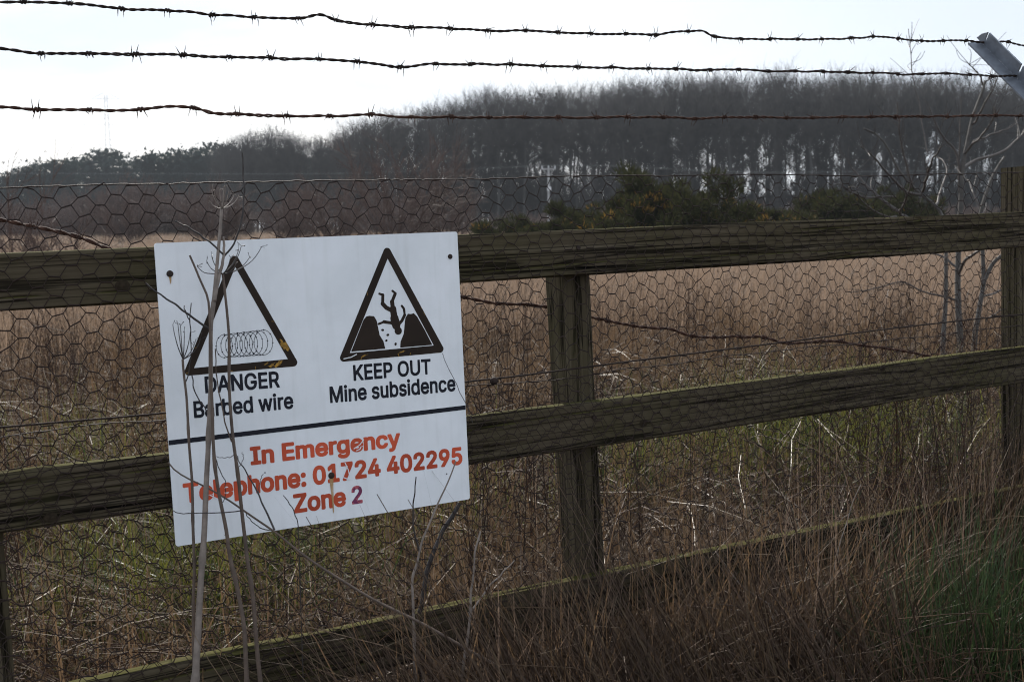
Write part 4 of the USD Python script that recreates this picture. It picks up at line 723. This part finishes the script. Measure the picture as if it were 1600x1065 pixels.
# near, behind the fence
greens = [(PY(150, 715, 5.0), 0.4, 26), (PY(1250, 735, 5.0), 0.6, 210), (PY(1130, 750, 4.9), 0.3, 30), (PY(640, 850, 3.7), 0.3, 26), (PY(230, 850, 3.3), 0.3, 40), (PY(420, 920, 3.1), 0.22, 30), (PY(985, 760, 4.2), 0.12, 16)]
def ingreen(x, y): return np.min([np.hypot(x - c[0], y - c[1]) / r for c, r, m_ in greens], axis=0)
def patchy(x, y, f=1.6, seed=4): return meshkit.fbm(np.stack([x * f, y * f, 0 * x], -1), 3, seed)
leafy('straw', [(0, (0.22, 0.16, 0.10)), (0.6, (0.36, 0.28, 0.19)), (1, (0.55, 0.47, 0.36))], 0.3, 0.5, 0.4)
x, y = wedge(4200, 2.2, 11, 0.5); pt = patchy(x, y); k = (fdist(x, y) < -0.16) & (ingreen(x, y) > 0.75) & (g.random(len(x)) < np.clip((pt - 0.3) * 4, 0.25, 1)); x, y, pt = x[k], y[k], pt[k]; n = len(x); hs = g.uniform(0.7, 1.2, n) * np.clip(0.55 + 1.1 * (pt - 0.25), 0.5, 1.25)
scatter('dry_grass', 'matted dry grass close behind the fence', 'grass', [(clump(920 + k, 44, 0.12, 0.46, 0.5, 0.0042, 0.3, 1.0, 4), 'dry_grass') for k in range(6)], place(x, y), g.uniform(0, 6.28, n), np.stack([1.25 * np.ones(n), 1.25 * np.ones(n), hs], -1), g.integers(0, 6, n))
x, y = wedge(640, 2.3, 10, 0.4); k = (fdist(x, y) < -0.2) & (patchy(x, y, 1.1, 9) > 0.46); x, y = x[k], y[k]; n = len(x)
scatter('dead_stems', 'upright reddish brown dead weed stems standing behind the netting', 'dead stems', [(stalks(940 + k, 6, 0.16, 0.85, 0.0024), 'red_stem' if k % 2 else 'brown_stem') for k in range(6)], place(x, y), g.uniform(0, 6.28, n), np.stack([g.uniform(0.7, 1.15, n)] * 3, -1), g.integers(0, 6, n))
x, y = wedge(1300, 1.9, 7, 0.4); k = fdist(x, y) < -0.1; x, y = x[k], y[k]; n = len(x)
scatter('tangled_stems', 'tangle of fallen brown stems and bramble behind the bottom of the fence', 'dead stems', [(tangle(960 + k, 16, 0.2, 0.35, 0.6, 0.0019), ('brown_stem', 'straw', 'red_stem')[k % 3]) for k in range(6)], place(x, y), g.uniform(0, 6.28, n), np.stack([g.uniform(0.8, 1.3, n)] * 3, -1), g.integers(0, 6, n))
pos = []
for c, r, m_ in greens:
    a, b = g.normal(c[0], r * 0.6, m_), g.normal(c[1], r * 0.7, m_); kk = fdist(a, b) < -0.2; pos.append(np.stack([a[kk], b[kk]], -1))
a, b = wedge(55, 2.2, 5.5, 0.4); kk = (fdist(a, b) < -0.2) & (patchy(a, b, 1.3, 21) > 0.5); pos.append(np.stack([a[kk], b[kk]], -1))
pos = np.vstack(pos); n = len(pos)
scatter('green_grass', 'sunlit yellow green grass tufts behind the fence', 'grass', [(clump(980 + k, 46, 0.09, 0.36, 0.5, 0.0032, 0.3, 1.0, 4), 'green_grass' if k % 3 == 0 else 'yellow_green') for k in range(6)], place(pos[:, 0], pos[:, 1]), g.uniform(0, 6.28, n), np.stack([g.uniform(0.8, 1.5, n)] * 3, -1), g.integers(0, 6, n))
# in front of the fence
def front(n, u0, u1, o0, o1):
    u, o = g.uniform(u0, u1, n), g.uniform(o0, o1, n); p = T0 + A * u[:, None] + N * o[:, None]; return p[:, 0], p[:, 1]
x, y = front(800, 0.2, 3.3, 0.03, 0.95); n = len(x)
scatter('dry_grass', 'brown leaning dead grass in front of the fence on the right', 'grass', [(clump(1000 + k, 34, 0.08, 0.40, 0.45, 0.0048, 0.4, 1.3, 4), ('dry_grass', 'brown_stem', 'dry_grass')[k % 3]) for k in range(6)], place(x, y), g.uniform(0, 6.28, n), np.stack([g.uniform(0.5, 1.05, n)] * 3, -1), g.integers(0, 6, n))
x, y = front(330, 0.35, 2.9, 0.02, 0.7); n = len(x)
scatter('tangled_stems', 'fallen brown stems heaped against the front of the bottom rail', 'dead stems', [(tangle(1020 + k, 14, 0.14, 0.3, 0.6, 0.0018), ('brown_stem', 'dry_grass', 'red_stem', 'brown_stem')[k % 4]) for k in range(6)], place(x, y), g.uniform(0, 6.28, n), np.stack([g.uniform(0.7, 1.2, n)] * 3, -1), g.integers(0, 6, n))
x, y = front(250, 0.45, 3.0, 0.015, 0.2); n = len(x)
scatter('dry_grass', 'tall pale brown dead grass growing up against the bottom rail', 'grass', [(clump(1140 + k, 26, 0.08, 0.52, 0.4, 0.0036, 0.3, 0.8, 5), ('pale_stem', 'dry_grass', 'pale_stem')[k % 3]) for k in range(6)], place(x, y), g.uniform(0, 6.28, n), np.stack([g.uniform(0.7, 1.25, n)] * 3, -1), g.integers(0, 6, n))
# long stems that lean back to the left against the fence, and upright ones by the right hand post
def leaning(seed, n, L, r, tilt):
    q = np.random.default_rng(seed); out = []
    for k in range(n):
        p = np.array([q.normal(0, 0.09), q.normal(0, 0.07), -0.01]); th = q.normal(tilt, 0.16); az = math.pi + q.normal(0, 0.35); d = np.array([math.sin(th) * math.cos(az), math.sin(th) * math.sin(az), math.cos(th)]); l = L * q.uniform(0.5, 1.15)
        c = spline([p, p + d * l * 0.5 + q.normal(0, 0.012, 3), p + d * l + q.normal(0, 0.03, 3) + [0, 0, -0.05 * l]], 7); out.append(tube(c, np.linspace(r, r * 0.35, 7) * q.uniform(0.7, 1.3), 4, False))
    return join(out)
azf = math.atan2(A[1], A[0])
x, y = front(230, 0.5, 1.55, 0.04, 0.65); n = len(x)
scatter('leaning_stems', 'long brown dead stems leaning left against the fence right of the middle post', 'dead stems', [(leaning(1060 + k, 12, 0.72, 0.0017, 0.62), ('brown_stem', 'pale_stem', 'straw', 'pale_stem')[k % 4]) for k in range(8)], place(x, y), azf + g.normal(0, 0.25, n), np.stack([g.uniform(0.7, 1.1, n)] * 3, -1), g.integers(0, 8, n))
x, y = front(85, 1.95, 2.6, 0.02, 0.2); n = len(x)
scatter('reed_stems', 'upright brown dead stems in front of the bottom rail near the right post', 'dead stems', [(leaning(1080 + k, 9, 0.66, 0.0017, 0.12), ('brown_stem', 'dry_grass', 'dry_grass')[k % 3]) for k in range(6)], place(x, y), azf + g.normal(0, 0.5, n), np.stack([g.uniform(0.75, 1.1, n)] * 3, -1), g.integers(0, 6, n))
x, y = front(12, 2.05, 2.5, -0.6, -0.2); n = len(x)
scatter('dead_stems', 'dense stand of reddish dead stems rising past the middle rail by the right post', 'dead stems', [(stalks(1100 + k, 6, 0.10, 0.92, 0.0023), ('red_stem', 'brown_stem')[k % 2]) for k in range(4)], place(x, y), g.uniform(0, 6.28, n), np.stack([g.uniform(0.7, 1.1, n)] * 3, -1), g.integers(0, 4, n))
x, y = front(520, 1.0, 3.3, 0.05, 1.1); n = len(x)
scatter('short_grass', 'short olive turf in front of the fence at the lower right', 'grass', [(clump(1120 + k, 40, 0.09, 0.17, 0.4, 0.0042, 0.4, 1.0, 4), ('yellow_green', 'lush_grass', 'dry_grass')[k % 3]) for k in range(6)], place(x, y), g.uniform(0, 6.28, n), np.stack([g.uniform(0.7, 1.3, n)] * 3, -1), g.integers(0, 6, n))
pos = []
for c, r, m_ in ((T0 + A * 2.3 + N * 0.38, 0.2, 120), (T0 + A * 1.85 + N * 0.42, 0.16, 60), (T0 + A * 2.6 + N * 0.33, 0.2, 80), (T0 + A * 1.6 + N * 0.46, 0.12, 26)):
    a, b = g.normal(c[0], r * 0.6, m_), g.normal(c[1], r * 0.6, m_); kk = fdist(a, b) > 0.06; pos.append(np.stack([a[kk], b[kk]], -1))
pos = np.vstack(pos); n = len(pos)
scatter('green_grass', 'fresh dark green grass tufts in the lower right corner before the fence', 'grass', [(clump(1040 + k, 40, 0.06, 0.40, 0.4, 0.0055, 0.2, 0.7, 4), 'lush_grass') for k in range(5)], place(pos[:, 0], pos[:, 1]), g.uniform(0, 6.28, n), np.stack([g.uniform(0.7, 1.2, n)] * 3, -1), g.integers(0, 5, n))
